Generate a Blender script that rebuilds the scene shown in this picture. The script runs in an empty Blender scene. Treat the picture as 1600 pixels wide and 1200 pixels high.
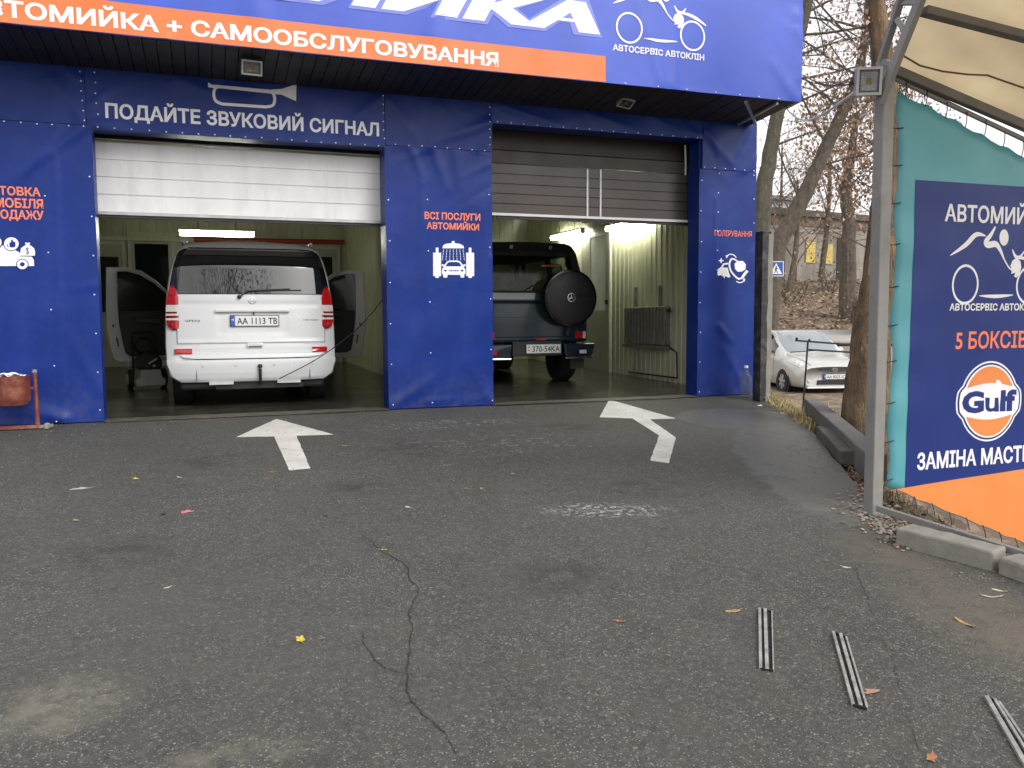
import bpy, bmesh, math, random
from mathutils import Vector, Matrix, noise

# ------------------------------------------------------------------ camera
random.seed(7)
SC = bpy.context.scene
COL = SC.collection
F_PX, YAW, PITCH, ROLL, EYE = 1314.74, .3459, .0793, -.0052, 1.0193
_f = Vector((math.sin(YAW)*math.cos(PITCH), math.cos(YAW)*math.cos(PITCH), -math.sin(PITCH)))
_r0 = Vector((math.cos(YAW), -math.sin(YAW), 0)); _u0 = _r0.cross(_f)
_r = _r0*math.cos(ROLL)+_u0*math.sin(ROLL); _u = -_r0*math.sin(ROLL)+_u0*math.cos(ROLL)
cam_d = bpy.data.cameras.new('camera'); cam = bpy.data.objects.new('camera', cam_d); COL.objects.link(cam)
cam_d.sensor_width = 36; cam_d.lens = F_PX/1600*36; cam_d.clip_start = .05; cam_d.clip_end = 2000
M3 = Matrix((_r, _u, -_f)).transposed()
cam.matrix_world = Matrix.Translation((0, 0, EYE)) @ M3.to_4x4()
SC.camera = cam

# ------------------------------------------------------------------ sky, sun, exposure
SUN_EL, SUN_AZ = math.radians(39), math.radians(152)     # azimuth clockwise from +Y
w = bpy.data.worlds.new('World'); SC.world = w; w.use_nodes = True
nt = w.node_tree; bg = nt.nodes['Background']
sky = nt.nodes.new('ShaderNodeTexSky'); sky.sky_type = 'NISHITA'; sky.sun_disc = False
sky.sun_elevation = SUN_EL; sky.sun_rotation = SUN_AZ; sky.dust_density = 8; sky.air_density = 1.2; sky.ozone_density = .6
hs = nt.nodes.new('ShaderNodeHueSaturation'); hs.inputs['Saturation'].default_value = .12
nt.links.new(sky.outputs[0], hs.inputs['Color'])
mx = nt.nodes.new('ShaderNodeMix'); mx.data_type = 'RGBA'; mx.inputs[0].default_value = .55
tcw = nt.nodes.new('ShaderNodeTexCoord'); nzw = nt.nodes.new('ShaderNodeTexNoise')
nzw.inputs['Scale'].default_value = 2.2; nzw.inputs['Detail'].default_value = 6
nt.links.new(tcw.outputs['Generated'], nzw.inputs['Vector'])
crw = nt.nodes.new('ShaderNodeValToRGB'); crw.color_ramp.elements[0].color = (8.2, 8.2, 8.6, 1); crw.color_ramp.elements[1].color = (12.2, 12.0, 11.9, 1)
crw.color_ramp.elements[0].position = .3; crw.color_ramp.elements[1].position = .7
nt.links.new(nzw.outputs[0], crw.inputs[0])
nt.links.new(hs.outputs[0], mx.inputs[6]); nt.links.new(crw.outputs[0], mx.inputs[7])
sxw = nt.nodes.new('ShaderNodeSeparateXYZ'); nt.links.new(tcw.outputs['Generated'], sxw.inputs[0])
mrw = nt.nodes.new('ShaderNodeMapRange'); nt.links.new(sxw.outputs[2], mrw.inputs[0])
mrw.inputs[1].default_value = 0; mrw.inputs[2].default_value = 1; mrw.inputs[3].default_value = 1.35; mrw.inputs[4].default_value = .8   # lower sky brightened to lift the light on upright faces
vmw = nt.nodes.new('ShaderNodeVectorMath'); vmw.operation = 'SCALE'
nt.links.new(mx.outputs[2], vmw.inputs[0]); nt.links.new(mrw.outputs[0], vmw.inputs['Scale'])
nt.links.new(vmw.outputs[0], bg.inputs['Color']); bg.inputs['Strength'].default_value = .13
sd = bpy.data.lights.new('sun', 'SUN'); sd.energy = 1.05; sd.angle = math.radians(20); sd.color = (1, .97, .92)
so = bpy.data.objects.new('sun', sd); COL.objects.link(so); so.location = (-10, -20, 30)
sdir = Vector((math.sin(SUN_AZ)*math.cos(SUN_EL), math.cos(SUN_AZ)*math.cos(SUN_EL), math.sin(SUN_EL)))
so.rotation_euler = sdir.to_track_quat('Z', 'Y').to_euler()
SC.view_settings.view_transform = 'Standard'; SC.view_settings.look = 'None'; SC.view_settings.exposure = .33; SC.view_settings.gamma = 1
SC.cycles.max_bounces = 10; SC.cycles.transparent_max_bounces = 16

# ------------------------------------------------------------------ helpers
EYEP = Vector((0, 0, EYE))
def ray(px, py): return _f + _r*((px-800)/F_PX) - _u*((py-600)/F_PX)
def PY(px, py, Y): d = ray(px, py); return EYEP + d*(Y/d.y)
def PX(px, py, X): d = ray(px, py); return EYEP + d*(X/d.x)
def PZ(px, py, Z): d = ray(px, py); return EYEP + d*((Z-EYE)/d.z)
SLOPE = .055
def lot_z(y): return 0.0 if y >= 9.1 else -SLOPE*(9.1-y)
def PG(px, py):
    d = ray(px, py); t = (-SLOPE*9.1-EYE)/(d.z-SLOPE*d.y); p = EYEP+d*t
    return p if p.y <= 9.1 else PZ(px, py, 0)
def lerp_tab(t, x):
    if x <= t[0][0]: return t[0][1]
    for (a, b), (c, d) in zip(t, t[1:]):
        if x <= c: return b+(d-b)*(x-a)/(c-a)
    return t[-1][1]

_XF = {}
def thing(name, label, cat, loc=(0, 0, 0), rotz=0, group=None, rot=None):
    o = bpy.data.objects.new(name, None); COL.objects.link(o); o.empty_display_size = .2
    o.location = loc; o.rotation_euler = rot if rot else (0, 0, rotz)
    o['label'] = label; o['category'] = cat
    if group: o['group'] = group
    _XF[o.name] = Matrix.LocRotScale(Vector(loc), o.rotation_euler, None).inverted()
    return o
def tag(o, label=None, cat=None, group=None, kind=None):
    if label: o['label'] = label
    if cat: o['category'] = cat
    if group: o['group'] = group
    if kind: o['kind'] = kind
    return o
def copy_tree(o, parent=None):
    c = o.copy(); COL.objects.link(c)
    if parent: c.parent = parent
    for ch in list(o.children): copy_tree(ch, c)
    return c

class MB:
    def __init__(s): s.v = []; s.f = []; s.mi = []
    def add(s, vs, fs, m=0):
        n = len(s.v); s.v += [Vector(v) for v in vs]; s.f += [tuple(i+n for i in f) for f in fs]; s.mi += [m]*len(fs); return s
    def box(s, x0, x1, y0, y1, z0, z1, m=0):
        vs = [(x, y, z) for z in (z0, z1) for y in (y0, y1) for x in (x0, x1)]
        return s.add(vs, [(0, 2, 3, 1), (4, 5, 7, 6), (0, 1, 5, 4), (2, 6, 7, 3), (0, 4, 6, 2), (1, 3, 7, 5)], m)
    def bar(s, p0, p1, a, b=None, up=(0, 0, 1), m=0):
        p0, p1 = Vector(p0), Vector(p1); b = b or a; d = (p1-p0).normalized()
        x = d.cross(Vector(up)); x = x.normalized() if x.length > 1e-4 else Vector((1, 0, 0)); y = x.cross(d)
        vs = [p+x*(i*a/2)+y*(j*b/2) for p in (p0, p1) for i, j in ((-1, -1), (1, -1), (1, 1), (-1, 1))]
        return s.add(vs, [(0, 1, 2, 3), (7, 6, 5, 4), (0, 4, 5, 1), (1, 5, 6, 2), (2, 6, 7, 3), (3, 7, 4, 0)], m)
    def tube(s, pts, rad, n=8, m=0, cap=True):
        pts = [Vector(p) for p in pts]; k = len(pts)
        rs = rad if isinstance(rad, (list, tuple)) else [rad]*k
        vs = []; prev = None
        for i, p in enumerate(pts):
            d = (pts[min(i+1, k-1)]-pts[max(i-1, 0)]); d = d.normalized() if d.length > 1e-9 else Vector((0, 0, 1))
            if prev is None:
                a = d.cross(Vector((0, 0, 1)));  a = a if a.length > 1e-3 else d.cross(Vector((1, 0, 0)))
            else: a = prev - d*prev.dot(d)
            a.normalize(); prev = a; b = d.cross(a)
            vs += [p+(a*math.cos(2*math.pi*j/n)+b*math.sin(2*math.pi*j/n))*rs[i] for j in range(n)]
        fs = [(i*n+j, i*n+(j+1) % n, (i+1)*n+(j+1) % n, (i+1)*n+j) for i in range(k-1) for j in range(n)]
        if cap: fs += [tuple(range(n))[::-1], tuple((k-1)*n+j for j in range(n))]
        return s.add(vs, fs, m)
    def lathe(s, prof, n=24, origin=(0, 0, 0), axis=(0, 0, 1), m=0):
        q = Vector(axis).to_track_quat('Z', 'Y'); o = Vector(origin); k = len(prof)
        vs = [o+q @ Vector((r*math.cos(2*math.pi*j/n), r*math.sin(2*math.pi*j/n), z)) for r, z in prof for j in range(n)]
        fs = [(i*n+j, i*n+(j+1) % n, (i+1)*n+(j+1) % n, (i+1)*n+j) for i in range(k-1) for j in range(n)]
        fs += [tuple(range(n))[::-1], tuple((k-1)*n+j for j in range(n))]
        return s.add(vs, fs, m)
    def prism(s, poly, d0, d1, fn, m=0):
        """poly: 2D outline, fn(a, b, d) -> 3D point, closed between depths d0 and d1"""
        n = len(poly); vs = [fn(a, b, d0) for a, b in poly]+[fn(a, b, d1) for a, b in poly]
        fs = [tuple(range(n)), tuple(range(n, 2*n))[::-1]]+[(i, n+i, n+(i+1) % n, (i+1) % n) for i in range(n)]
        return s.add(vs, fs, m)
    def grid(s, nu, nv, fn, m=0):
        vs = [fn(i/nu, j/nv) for i in range(nu+1) for j in range(nv+1)]
        fs = [(i*(nv+1)+j, (i+1)*(nv+1)+j, (i+1)*(nv+1)+j+1, i*(nv+1)+j+1) for i in range(nu) for j in range(nv)]
        return s.add(vs, fs, m)
    def build(s, name, mats, parent=None, smooth=False, bevel=0, world=False, recalc=True, weld=False, seg=2, origin=None):
        me = bpy.data.meshes.new(name); vs = s.v
        off = Vector((0, 0, 0))
        if world and parent:
            mt = _XF[parent.name]; vs = [mt @ v for v in vs]
        elif parent is None:
            if origin is not None: off = Vector(origin)
            else:
                xs = [v.x for v in vs]; ys = [v.y for v in vs]; zs = [v.z for v in vs]
                off = Vector(((min(xs)+max(xs))/2, (min(ys)+max(ys))/2, min(zs)))
            vs = [v-off for v in vs]
        me.from_pydata([tuple(v) for v in vs], [], s.f)
        if not isinstance(mats, (list, tuple)): mats = [mats]
        for mt in mats: me.materials.append(mt)
        if len(mats) > 1: me.polygons.foreach_set('material_index', s.mi)
        if recalc or weld:
            bm = bmesh.new(); bm.from_mesh(me)
            if weld: bmesh.ops.remove_doubles(bm, verts=bm.verts, dist=1e-4)
            if recalc: bmesh.ops.recalc_face_normals(bm, faces=bm.faces)
            bm.to_mesh(me); bm.free()
        o = bpy.data.objects.new(name, me); COL.objects.link(o)
        o.location = off
        if parent: o.parent = parent
        if smooth:
            me.polygons.foreach_set('use_smooth', [True]*len(me.polygons)); me.set_sharp_from_angle(angle=math.radians(38))
        if bevel:
            b = o.modifiers.new('bevel', 'BEVEL'); b.width = bevel; b.segments = seg; b.limit_method = 'ANGLE'; b.angle_limit = math.radians(40)
        me.update()
        return o

def cr(p0, p1, p2, p3, t):
    return .5*((2*p1)+(p2-p0)*t+(2*p0-5*p1+4*p2-p3)*t*t+(3*p1-p0-3*p2+p3)*t**3)
class Loft:
    def __init__(s, rows): s.r = [[Vector(p) for p in row] for row in rows]; s.nu = len(rows)-1; s.nv = len(rows[0])-1
    def _row(s, row, v):
        j = min(int(v), s.nv-1); t = v-j; g = lambda k: row[max(0, min(s.nv, k))]
        return cr(g(j-1), g(j), g(j+1), g(j+2), t)
    def at(s, u, v):
        i = min(int(u), s.nu-1); t = u-i; g = lambda k: s._row(s.r[max(0, min(s.nu, k))], v)
        return cr(g(i-1), g(i), g(i+1), g(i+2), t)
    def nrm(s, u, v):
        e = .02; a = s.at(min(u+e, s.nu), v)-s.at(max(u-e, 0), v); b = s.at(u, min(v+e, s.nv))-s.at(u, max(v-e, 0))
        n = a.cross(b); return n.normalized() if n.length > 1e-9 else Vector((0, 0, 1))
    def patch(s, mb, u0, u1, nu, v0, v1, nv, off=0, m=0, sgn=1):
        fn = lambda a, b: (lambda u, v: s.at(u, v)+(s.nrm(u, v)*off*sgn if off else Vector()))(u0+(u1-u0)*a, v0+(v1-v0)*b)
        mb.grid(nu, nv, fn, m)

# ------------------------------------------------------------------ materials
_M = {}
def nn(nt, t, **k):
    n = nt.nodes.new(t)
    for a, b in k.items(): setattr(n, a, b)
    return n
def mathn(nt, op, a, b=None, clamp=False):
    n = nt.nodes.new('ShaderNodeMath'); n.operation = op; n.use_clamp = clamp
    for i, x in enumerate((a, b)):
        if x is None: continue
        if isinstance(x, (int, float)): n.inputs[i].default_value = x
        else: nt.links.new(x, n.inputs[i])
    return n.outputs[0]
def mixc(nt, fac, a, b):
    n = nt.nodes.new('ShaderNodeMix'); n.data_type = 'RGBA'
    for i, x in ((0, fac), (6, a), (7, b)):
        if isinstance(x, (int, float)): n.inputs[i].default_value = x
        elif isinstance(x, tuple): n.inputs[i].default_value = (*x[:3], 1)
        else: nt.links.new(x, n.inputs[i])
    return n.outputs[2]
def noisen(nt, vec, scale, detail=4, rough=.55):
    n = nt.nodes.new('ShaderNodeTexNoise'); n.inputs['Scale'].default_value = scale; n.inputs['Detail'].default_value = detail; n.inputs['Roughness'].default_value = rough
    if vec is not None: nt.links.new(vec, n.inputs['Vector'])
    return n.outputs[0]
def rampn(nt, x, lo, hi, a=0., b=1.):
    n = nt.nodes.new('ShaderNodeMapRange'); n.inputs[1].default_value = lo; n.inputs[2].default_value = hi
    n.inputs[3].default_value = a; n.inputs[4].default_value = b; nt.links.new(x, n.inputs[0]); return n.outputs[0]
def mat(name, col, rough=.5, metal=0, var=.12, scale=6, bump=0, bscale=60, spec=.5, coat=0, dirt=None, dirt_amt=.5, dscale=3, emit=None, estr=0, streak=None, bdist=.01, splash=None):
    if name in _M: return _M[name]
    m = bpy.data.materials.new(name); m.use_nodes = True; nt = m.node_tree; b = nt.nodes['Principled BSDF']
    tc = nn(nt, 'ShaderNodeTexCoord'); vec = tc.outputs['Object']
    n1 = noisen(nt, vec, scale, 5)
    lo = tuple(max(0, c*(1-var)) for c in col); hi = tuple(min(1, c*(1+var)) for c in col)
    c = mixc(nt, rampn(nt, n1, .3, .7), lo, hi); v2 = vec
    if dirt:
        if streak:
            mp = nn(nt, 'ShaderNodeMapping'); mp.inputs['Scale'].default_value = streak; nt.links.new(vec, mp.inputs[0]); v2 = mp.outputs[0]
        n2 = noisen(nt, v2, dscale, 8, .65)
        c = mixc(nt, mathn(nt, 'MULTIPLY', rampn(nt, n2, .48, .72), dirt_amt), c, dirt)
    if splash:
        sz = nn(nt, 'ShaderNodeSeparateXYZ'); nt.links.new(vec, sz.inputs[0])
        k = mathn(nt, 'MULTIPLY', rampn(nt, sz.outputs[2], .55, .02), rampn(nt, noisen(nt, vec, 11, 8, .7), .44, .62)); c = mixc(nt, mathn(nt, 'MULTIPLY', k, .4), c, splash)
    nt.links.new(c, b.inputs['Base Color'])
    r = rampn(nt, noisen(nt, vec, scale*1.7, 4), .3, .7, max(.02, rough*.85), min(1, rough*1.15)); nt.links.new(r, b.inputs['Roughness'])
    b.inputs['Metallic'].default_value = metal; b.inputs['Specular IOR Level'].default_value = spec; b.inputs['Coat Weight'].default_value = coat
    b.inputs['Coat Roughness'].default_value = .05
    if bump:
        bp = nn(nt, 'ShaderNodeBump'); bp.inputs['Strength'].default_value = bump; bp.inputs['Distance'].default_value = bdist
        nt.links.new(noisen(nt, v2, bscale, 5), bp.inputs['Height']); nt.links.new(bp.outputs[0], b.inputs['Normal'])
    if emit:
        b.inputs['Emission Color'].default_value = (*emit, 1); b.inputs['Emission Strength'].default_value = estr
    _M[name] = m; return m
def glass(name, col, rough=.03, trans=.5, tint=(.5, .6, .55)):
    m = bpy.data.materials.new(name); m.use_nodes = True; nt = m.node_tree; b = nt.nodes['Principled BSDF']; out = nt.nodes['Material Output']
    b.inputs['Base Color'].default_value = (*col, 1); b.inputs['Roughness'].default_value = rough; b.inputs['Specular IOR Level'].default_value = .6
    if trans > 0:
        t = nn(nt, 'ShaderNodeBsdfTransparent'); t.inputs[0].default_value = (*tint, 1)
        mxs = nn(nt, 'ShaderNodeMixShader'); mxs.inputs[0].default_value = trans
        nt.links.new(b.outputs[0], mxs.inputs[1]); nt.links.new(t.outputs[0], mxs.inputs[2]); nt.links.new(mxs.outputs[0], out.inputs[0])
    return m

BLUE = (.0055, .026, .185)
M_TARP = mat('blue_tarpaulin', BLUE, rough=.36, var=.13, scale=2.0, bump=.16, bscale=5, spec=.24, dirt=(.03, .06, .24), dirt_amt=.3, dscale=2.2, bdist=.03)
M_PTARP = mat('splashed_blue_tarpaulin', BLUE, rough=.36, var=.13, scale=2.0, bump=.16, bscale=5, spec=.24, dirt=(.03, .06, .24), dirt_amt=.3, dscale=2.2, bdist=.03, splash=(.06, .058, .06))
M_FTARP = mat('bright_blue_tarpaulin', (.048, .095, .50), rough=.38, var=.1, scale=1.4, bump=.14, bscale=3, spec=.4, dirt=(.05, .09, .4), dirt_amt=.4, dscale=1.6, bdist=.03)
M_ORANGE = mat('orange_print', (.70, .17, .042), rough=.5, var=.05, scale=3, dirt=(.55, .2, .08), dirt_amt=.45, dscale=2.5)
M_OTEXT = mat('orange_lettering', (.85, .2, .08), rough=.5, var=.06)
M_WTEXT = mat('white_lettering', (.78, .78, .8), rough=.5, var=.05, scale=12)
M_GLOW = mat('pale_blue_print', (.16, .2, .62), rough=.45, var=.05)
M_RIVET = mat('rivet_metal', (.75, .76, .8), rough=.3, metal=.6, var=.1)
M_SOFFIT = mat('dark_soffit_boards', (.016, .013, .012), rough=.6, var=.35, scale=3, bump=.3, bscale=30)
M_DARK = mat('black_plastic', (.012, .012, .013), rough=.5, var=.2, scale=20)
M_RUBBER = mat('tyre_rubber', (.014, .014, .014), rough=.75, var=.3, scale=14, bump=.4, bscale=90)
M_WALLW = mat('cream_wall_panel', (.52, .52, .38), rough=.32, var=.1, scale=1.6, dirt=(.2, .2, .14), dirt_amt=.5, dscale=1.3, streak=(3, 3, .6))
M_WALLO = mat('plain_outer_wall', (.22, .21, .19), rough=.8, var=.15)
M_FLOOR = mat('wet_concrete_floor', (.035, .034, .028), rough=.22, var=.35, scale=1.6, bump=.12, bscale=14, spec=.5, dirt=(.11, .1, .075), dirt_amt=.5, dscale=2.2)
M_WDOOR = mat('white_door_paint', (.74, .74, .73), rough=.42, var=.05, scale=3, bump=.06, bscale=9, dirt=(.4, .39, .36), dirt_amt=.3, dscale=2.4, streak=(2.5, 1, .5))
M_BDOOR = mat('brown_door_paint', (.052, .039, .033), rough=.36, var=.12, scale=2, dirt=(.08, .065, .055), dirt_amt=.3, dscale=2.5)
M_STRIP = mat('white_plastic_strip', (.62, .62, .62), rough=.4, var=.06)
M_STEEL = mat('galvanised_steel', (.42, .43, .42), rough=.42, metal=.55, var=.15, scale=9)
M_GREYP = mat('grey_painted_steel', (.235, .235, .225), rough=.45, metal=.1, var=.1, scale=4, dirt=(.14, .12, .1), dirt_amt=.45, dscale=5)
M_IRON = mat('dark_iron', (.02, .02, .022), rough=.55, metal=.4, var=.3, scale=15)
M_RUST = mat('rusty_red_paint', (.17, .035, .025), rough=.62, var=.3, scale=9, bump=.3, bscale=40, dirt=(.3, .17, .09), dirt_amt=.75, dscale=9)
M_PAPER = mat('white_paper', (.75, .75, .78), rough=.8, var=.05)
M_CONC = mat('grey_concrete', (.24, .228, .20), rough=.85, var=.18, scale=5, bump=.5, bscale=30, dirt=(.12, .11, .095), dirt_amt=.6, dscale=4)
M_TIMBER = mat('weathered_timber', (.10, .092, .084), rough=.85, var=.35, scale=4, bump=.6, bscale=25, dirt=(.03, .028, .026), dirt_amt=.7, dscale=5, streak=(1, 6, 6))
M_TAR = mat('tarred_concrete', (.016, .016, .017), rough=.6, var=.4, scale=6, bump=.7, bscale=22, dirt=(.16, .15, .14), dirt_amt=.55, dscale=9)
M_LAMP = mat('lit_tube', (.9, .9, .85), rough=.4, emit=(1, 1, .8), estr=38)
M_LAMPB = mat('lamp_housing', (.5, .5, .45), rough=.5)
M_LGLASS = glass('floodlight_glass', (.04, .04, .04), .06, .75, (.85, .85, .85))
M_REFL = mat('floodlight_reflector', (.7, .7, .7), rough=.25, metal=.8)
M_LHOUS = mat('floodlight_housing', (.33, .34, .33), rough=.45, metal=.3)
M_LED = mat('yellow_led', (.8, .55, .1), rough=.4)

# ------------------------------------------------------------------ 2D print helpers
_TC = {}
def text2d(s, bold=.02):
    k = (s, bold)
    if k not in _TC:
        c = bpy.data.curves.new('lettering', 'FONT'); c.body = s; c.bevel_depth = bold; c.bevel_resolution = 0; c.resolution_u = 3
        o = bpy.data.objects.new('lettering', c); COL.objects.link(o)
        dg = bpy.context.evaluated_depsgraph_get(); me = bpy.data.meshes.new_from_object(o.evaluated_get(dg))
        vs = [(v.co.x, v.co.y, v.co.z/bold if bold else 0) for v in me.vertices]; fs = [tuple(p.vertices) for p in me.polygons if not bold or sum(me.vertices[i].co.z for i in p.vertices) > 1e-6]
        bpy.data.objects.remove(o); bpy.data.curves.remove(c); bpy.data.meshes.remove(me)
        _TC[k] = (vs, fs)
    return _TC[k]
CAP = .73
def text_on(mb, s, xl, xr, z0, z1, fn, bold=.02, part=None, anchor='R', shear=0, m=0):
    """letters of s on a plane: baseline z0, cap height to z1; xl..xr spans s, or the substring part kept at the anchored end"""
    vs, fs = text2d(s, bold); wv, _ = text2d(part or s, bold)
    w0 = min(v[0] for v in wv); w1 = max(v[0] for v in wv); f0 = min(v[0] for v in vs); f1 = max(v[0] for v in vs)
    sx = (xr-xl)/(w1-w0); sz = (z1-z0)/CAP
    if anchor == 'R': X = lambda x: xr-(f1-x)*sx
    else: X = lambda x: xl+(x-f0)*sx
    mb.add([fn(X(x)+shear*(y*sz), z0+y*sz)+Vector((0, -.0009*h, 0)) for x, y, h in vs], fs, m)
def ribbon2d(mb, pts, ws, fn, m=0):
    n = len(pts); ws = ws if isinstance(ws, (list, tuple)) else [ws]*n; L = []; Rr = []
    for i, (x, y) in enumerate(pts):
        a = pts[max(i-1, 0)]; b = pts[min(i+1, n-1)]; dx, dy = b[0]-a[0], b[1]-a[1]; l = math.hypot(dx, dy) or 1
        L.append((x-dy/l*ws[i]/2, y+dx/l*ws[i]/2)); Rr.append((x+dy/l*ws[i]/2, y-dx/l*ws[i]/2))
    mb.add([fn(*p) for p in L+Rr], [(i, i+1, n+i+1, n+i) for i in range(n-1)], m)
def spline2d(pts, k=6):
    out = []; n = len(pts); P = [Vector(p) for p in pts]
    for i in range(n-1):
        for j in range(k):
            out.append(tuple(cr(P[max(i-1, 0)], P[i], P[i+1], P[min(i+2, n-1)], j/k)))
    return out+[tuple(P[-1])]
def ell(cx, cy, rx, ry, n=28, a0=0, a1=2*math.pi): return [(cx+rx*math.cos(a0+(a1-a0)*i/n), cy+ry*math.sin(a0+(a1-a0)*i/n)) for i in range(n)]
def ring2d(mb, cx, cy, rx, ry, w, fn, n=36, m=0):
    o = ell(cx, cy, rx, ry, n); i_ = ell(cx, cy, rx-w, ry-w, n)
    mb.add([fn(*p) for p in o+i_], [(i, (i+1) % n, n+(i+1) % n, n+i) for i in range(n)], m)
def poly2d(mb, pts, fn, m=0): mb.add([fn(*p) for p in pts], [tuple(range(len(pts)))], m)

# ================================================================== THE GROUND
EDGE = [(-60, 30), (-4, 7), (0, 5.1), (1.2, 4.55), (2.2, 4.2), (3.11, 3.95), (3.73, 3.76), (4.3, 4.02), (4.88, 4.45), (5.74, 4.97), (6.97, 5.74), (8.4, 6.36), (9.2, 6.72), (9.3, 6.9), (40, 7.0)]
def edge_x(y): return lerp_tab(EDGE, y)
def blob(nt, vec, p, rx, ry, rot=0):
    mp = nn(nt, 'ShaderNodeMapping'); mp.vector_type = 'TEXTURE'; mp.inputs['Location'].default_value = (p[0], p[1], 0); mp.inputs['Rotation'].default_value = (0, 0, rot); mp.inputs['Scale'].default_value = (rx, ry, 1)
    sep = nn(nt, 'ShaderNodeSeparateXYZ'); nt.links.new(vec, mp.inputs[0]); nt.links.new(mp.outputs[0], sep.inputs[0])
    r2 = mathn(nt, 'ADD', mathn(nt, 'MULTIPLY', sep.outputs[0], sep.outputs[0]), mathn(nt, 'MULTIPLY', sep.outputs[1], sep.outputs[1]))
    return rampn(nt, r2, 1, 0)
def asphalt():
    m = bpy.data.materials.new('worn_asphalt'); m.use_nodes = True; nt = m.node_tree; b = nt.nodes['Principled BSDF']
    tc = nn(nt, 'ShaderNodeTexCoord'); v = tc.outputs['Object']
    big = noisen(nt, v, .45, 6, .6); mid = noisen(nt, v, 3.2, 6, .6); fine = noisen(nt, v, 230, 4, .7)
    mpt = nn(nt, 'ShaderNodeMapping'); mpt.inputs['Scale'].default_value = (2.6, .5, 1); nt.links.new(v, mpt.inputs[0]); trk = noisen(nt, mpt.outputs[0], .8, 5, .6)
    c = mixc(nt, rampn(nt, big, .35, .65), (.043, .044, .041), (.062, .0625, .057))
    c = mixc(nt, mathn(nt, 'MULTIPLY', rampn(nt, mid, .45, .7), .6), c, (.078, .077, .069))
    c = mixc(nt, mathn(nt, 'MULTIPLY', rampn(nt, trk, .5, .66), .4), c, (.037, .037, .036))
    c = mixc(nt, mathn(nt, 'MULTIPLY', rampn(nt, fine, .5, .34), .85), c, (.135, .13, .117))
    c = mixc(nt, mathn(nt, 'MULTIPLY', rampn(nt, fine, .5, .66), .8), c, (.02, .02, .019))
    vo = nn(nt, 'ShaderNodeTexVoronoi'); vo.inputs['Scale'].default_value = 150; nt.links.new(v, vo.inputs['Vector'])
    sp = nn(nt, 'ShaderNodeSeparateColor'); nt.links.new(vo.outputs['Color'], sp.inputs[0])
    speck = mathn(nt, 'MULTIPLY', mathn(nt, 'GREATER_THAN', sp.outputs[0], .86), mathn(nt, 'LESS_THAN', vo.outputs['Distance'], .5))
    vp = nn(nt, 'ShaderNodeTexVoronoi'); vp.inputs['Scale'].default_value = 62; nt.links.new(v, vp.inputs['Vector']); sq = nn(nt, 'ShaderNodeSeparateColor'); nt.links.new(vp.outputs['Color'], sq.inputs[0])
    c = mixc(nt, mathn(nt, 'MULTIPLY', mathn(nt, 'GREATER_THAN', sq.outputs[0], .5), .55), c, mixc(nt, sq.outputs[1], (.028, .028, .026), (.125, .12, .105)))
    tint = rampn(nt, noisen(nt, v, 5.5, 4, .6), .42, .66); c = mixc(nt, mathn(nt, 'MULTIPLY', tint, .4), c, (.078, .077, .060))
    big_s = mathn(nt, 'MULTIPLY', mathn(nt, 'GREATER_THAN', sq.outputs[2], .965), mathn(nt, 'LESS_THAN', vp.outputs['Distance'], .42)); c = mixc(nt, mathn(nt, 'MULTIPLY', big_s, .6), c, (.24, .23, .20))
    speck = mathn(nt, 'MULTIPLY', speck, rampn(nt, noisen(nt, v, 1.3, 4), .3, .65, .35, 1))
    c = mixc(nt, mathn(nt, 'MULTIPLY', speck, .8), c, mixc(nt, sp.outputs[1], (.13, .125, .115), (.36, .35, .32)))
    def add(mask, nscale, lo, hi, col, amt):
        nonlocal c
        k = mathn(nt, 'MULTIPLY', mathn(nt, 'MULTIPLY', mask, rampn(nt, noisen(nt, v, nscale, 7, .7), lo, hi)), amt)
        c = mixc(nt, k, c, col)
    P = lambda x, y: PG(x, y)
    # damp film along the wash bays and down the right side
    sx = nn(nt, 'ShaderNodeSeparateXYZ'); nt.links.new(v, sx.inputs[0])
    near = mathn(nt, 'MULTIPLY', rampn(nt, sx.outputs[1], 6.2, 8.6), rampn(nt, noisen(nt, v, .9, 5), .35, .62))
    wet = blob(nt, v, P(1250, 712), .62, 2.5, -.5)
    for q, rx, ry in ((P(1175, 655), .9, .8),): wet = mathn(nt, 'MAXIMUM', wet, blob(nt, v, q, rx, ry, -.4))
    wet = rampn(nt, mathn(nt, 'ADD', rampn(nt, wet, 0, .5, 0, .55), mathn(nt, 'MULTIPLY', noisen(nt, v, 2.6, 9, .72), 1.25)), .86, 1.10)
    c = mixc(nt, mathn(nt, 'MULTIPLY', near, .3), c, (.03, .03, .028))
    c = mixc(nt, mathn(nt, 'MULTIPLY', wet, .6), c, (.115, .112, .104))
    for q, rx, ry in ((P(640, 700), .35, .5), (P(330, 720), .5, .4), (P(890, 668), .6, .35), (P(560, 760), .25, .3), (P(1010, 760), .4, .4), (P(200, 860), .4, .35), (P(880, 900), .35, .3)):
        add(blob(nt, v, q, rx, ry, .3), 5, .42, .58, (.028, .028, .027), .65)
    add(blob(nt, v, P(80, 1105), .33, .26, .3), 9, .35, .6, (.23, .21, .16), .62)
    add(blob(nt, v, P(360, 1185), .34, .12, 0), 9, .4, .62, (.2, .18, .14), .55)
    add(blob(nt, v, P(945, 797), .5, .2, -.3), 26, .50, .60, (.48, .48, .46), .85)
    add(blob(nt, v, P(690, 663), 1.1, .3, 0), 16, .54, .64, (.33, .33, .32), .8)
    add(blob(nt, v, P(800, 690), 1.2, .7, 0), 14, .56, .68, (.3, .3, .28), .75)
    add(blob(nt, v, P(830, 752), 1.0, .6, .2), 3, .4, .7, (.095, .092, .074), .6)
    add(blob(nt, v, P(250, 1000), 1.1, .9, 0), 4, .42, .7, (.088, .08, .068), .4)
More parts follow.
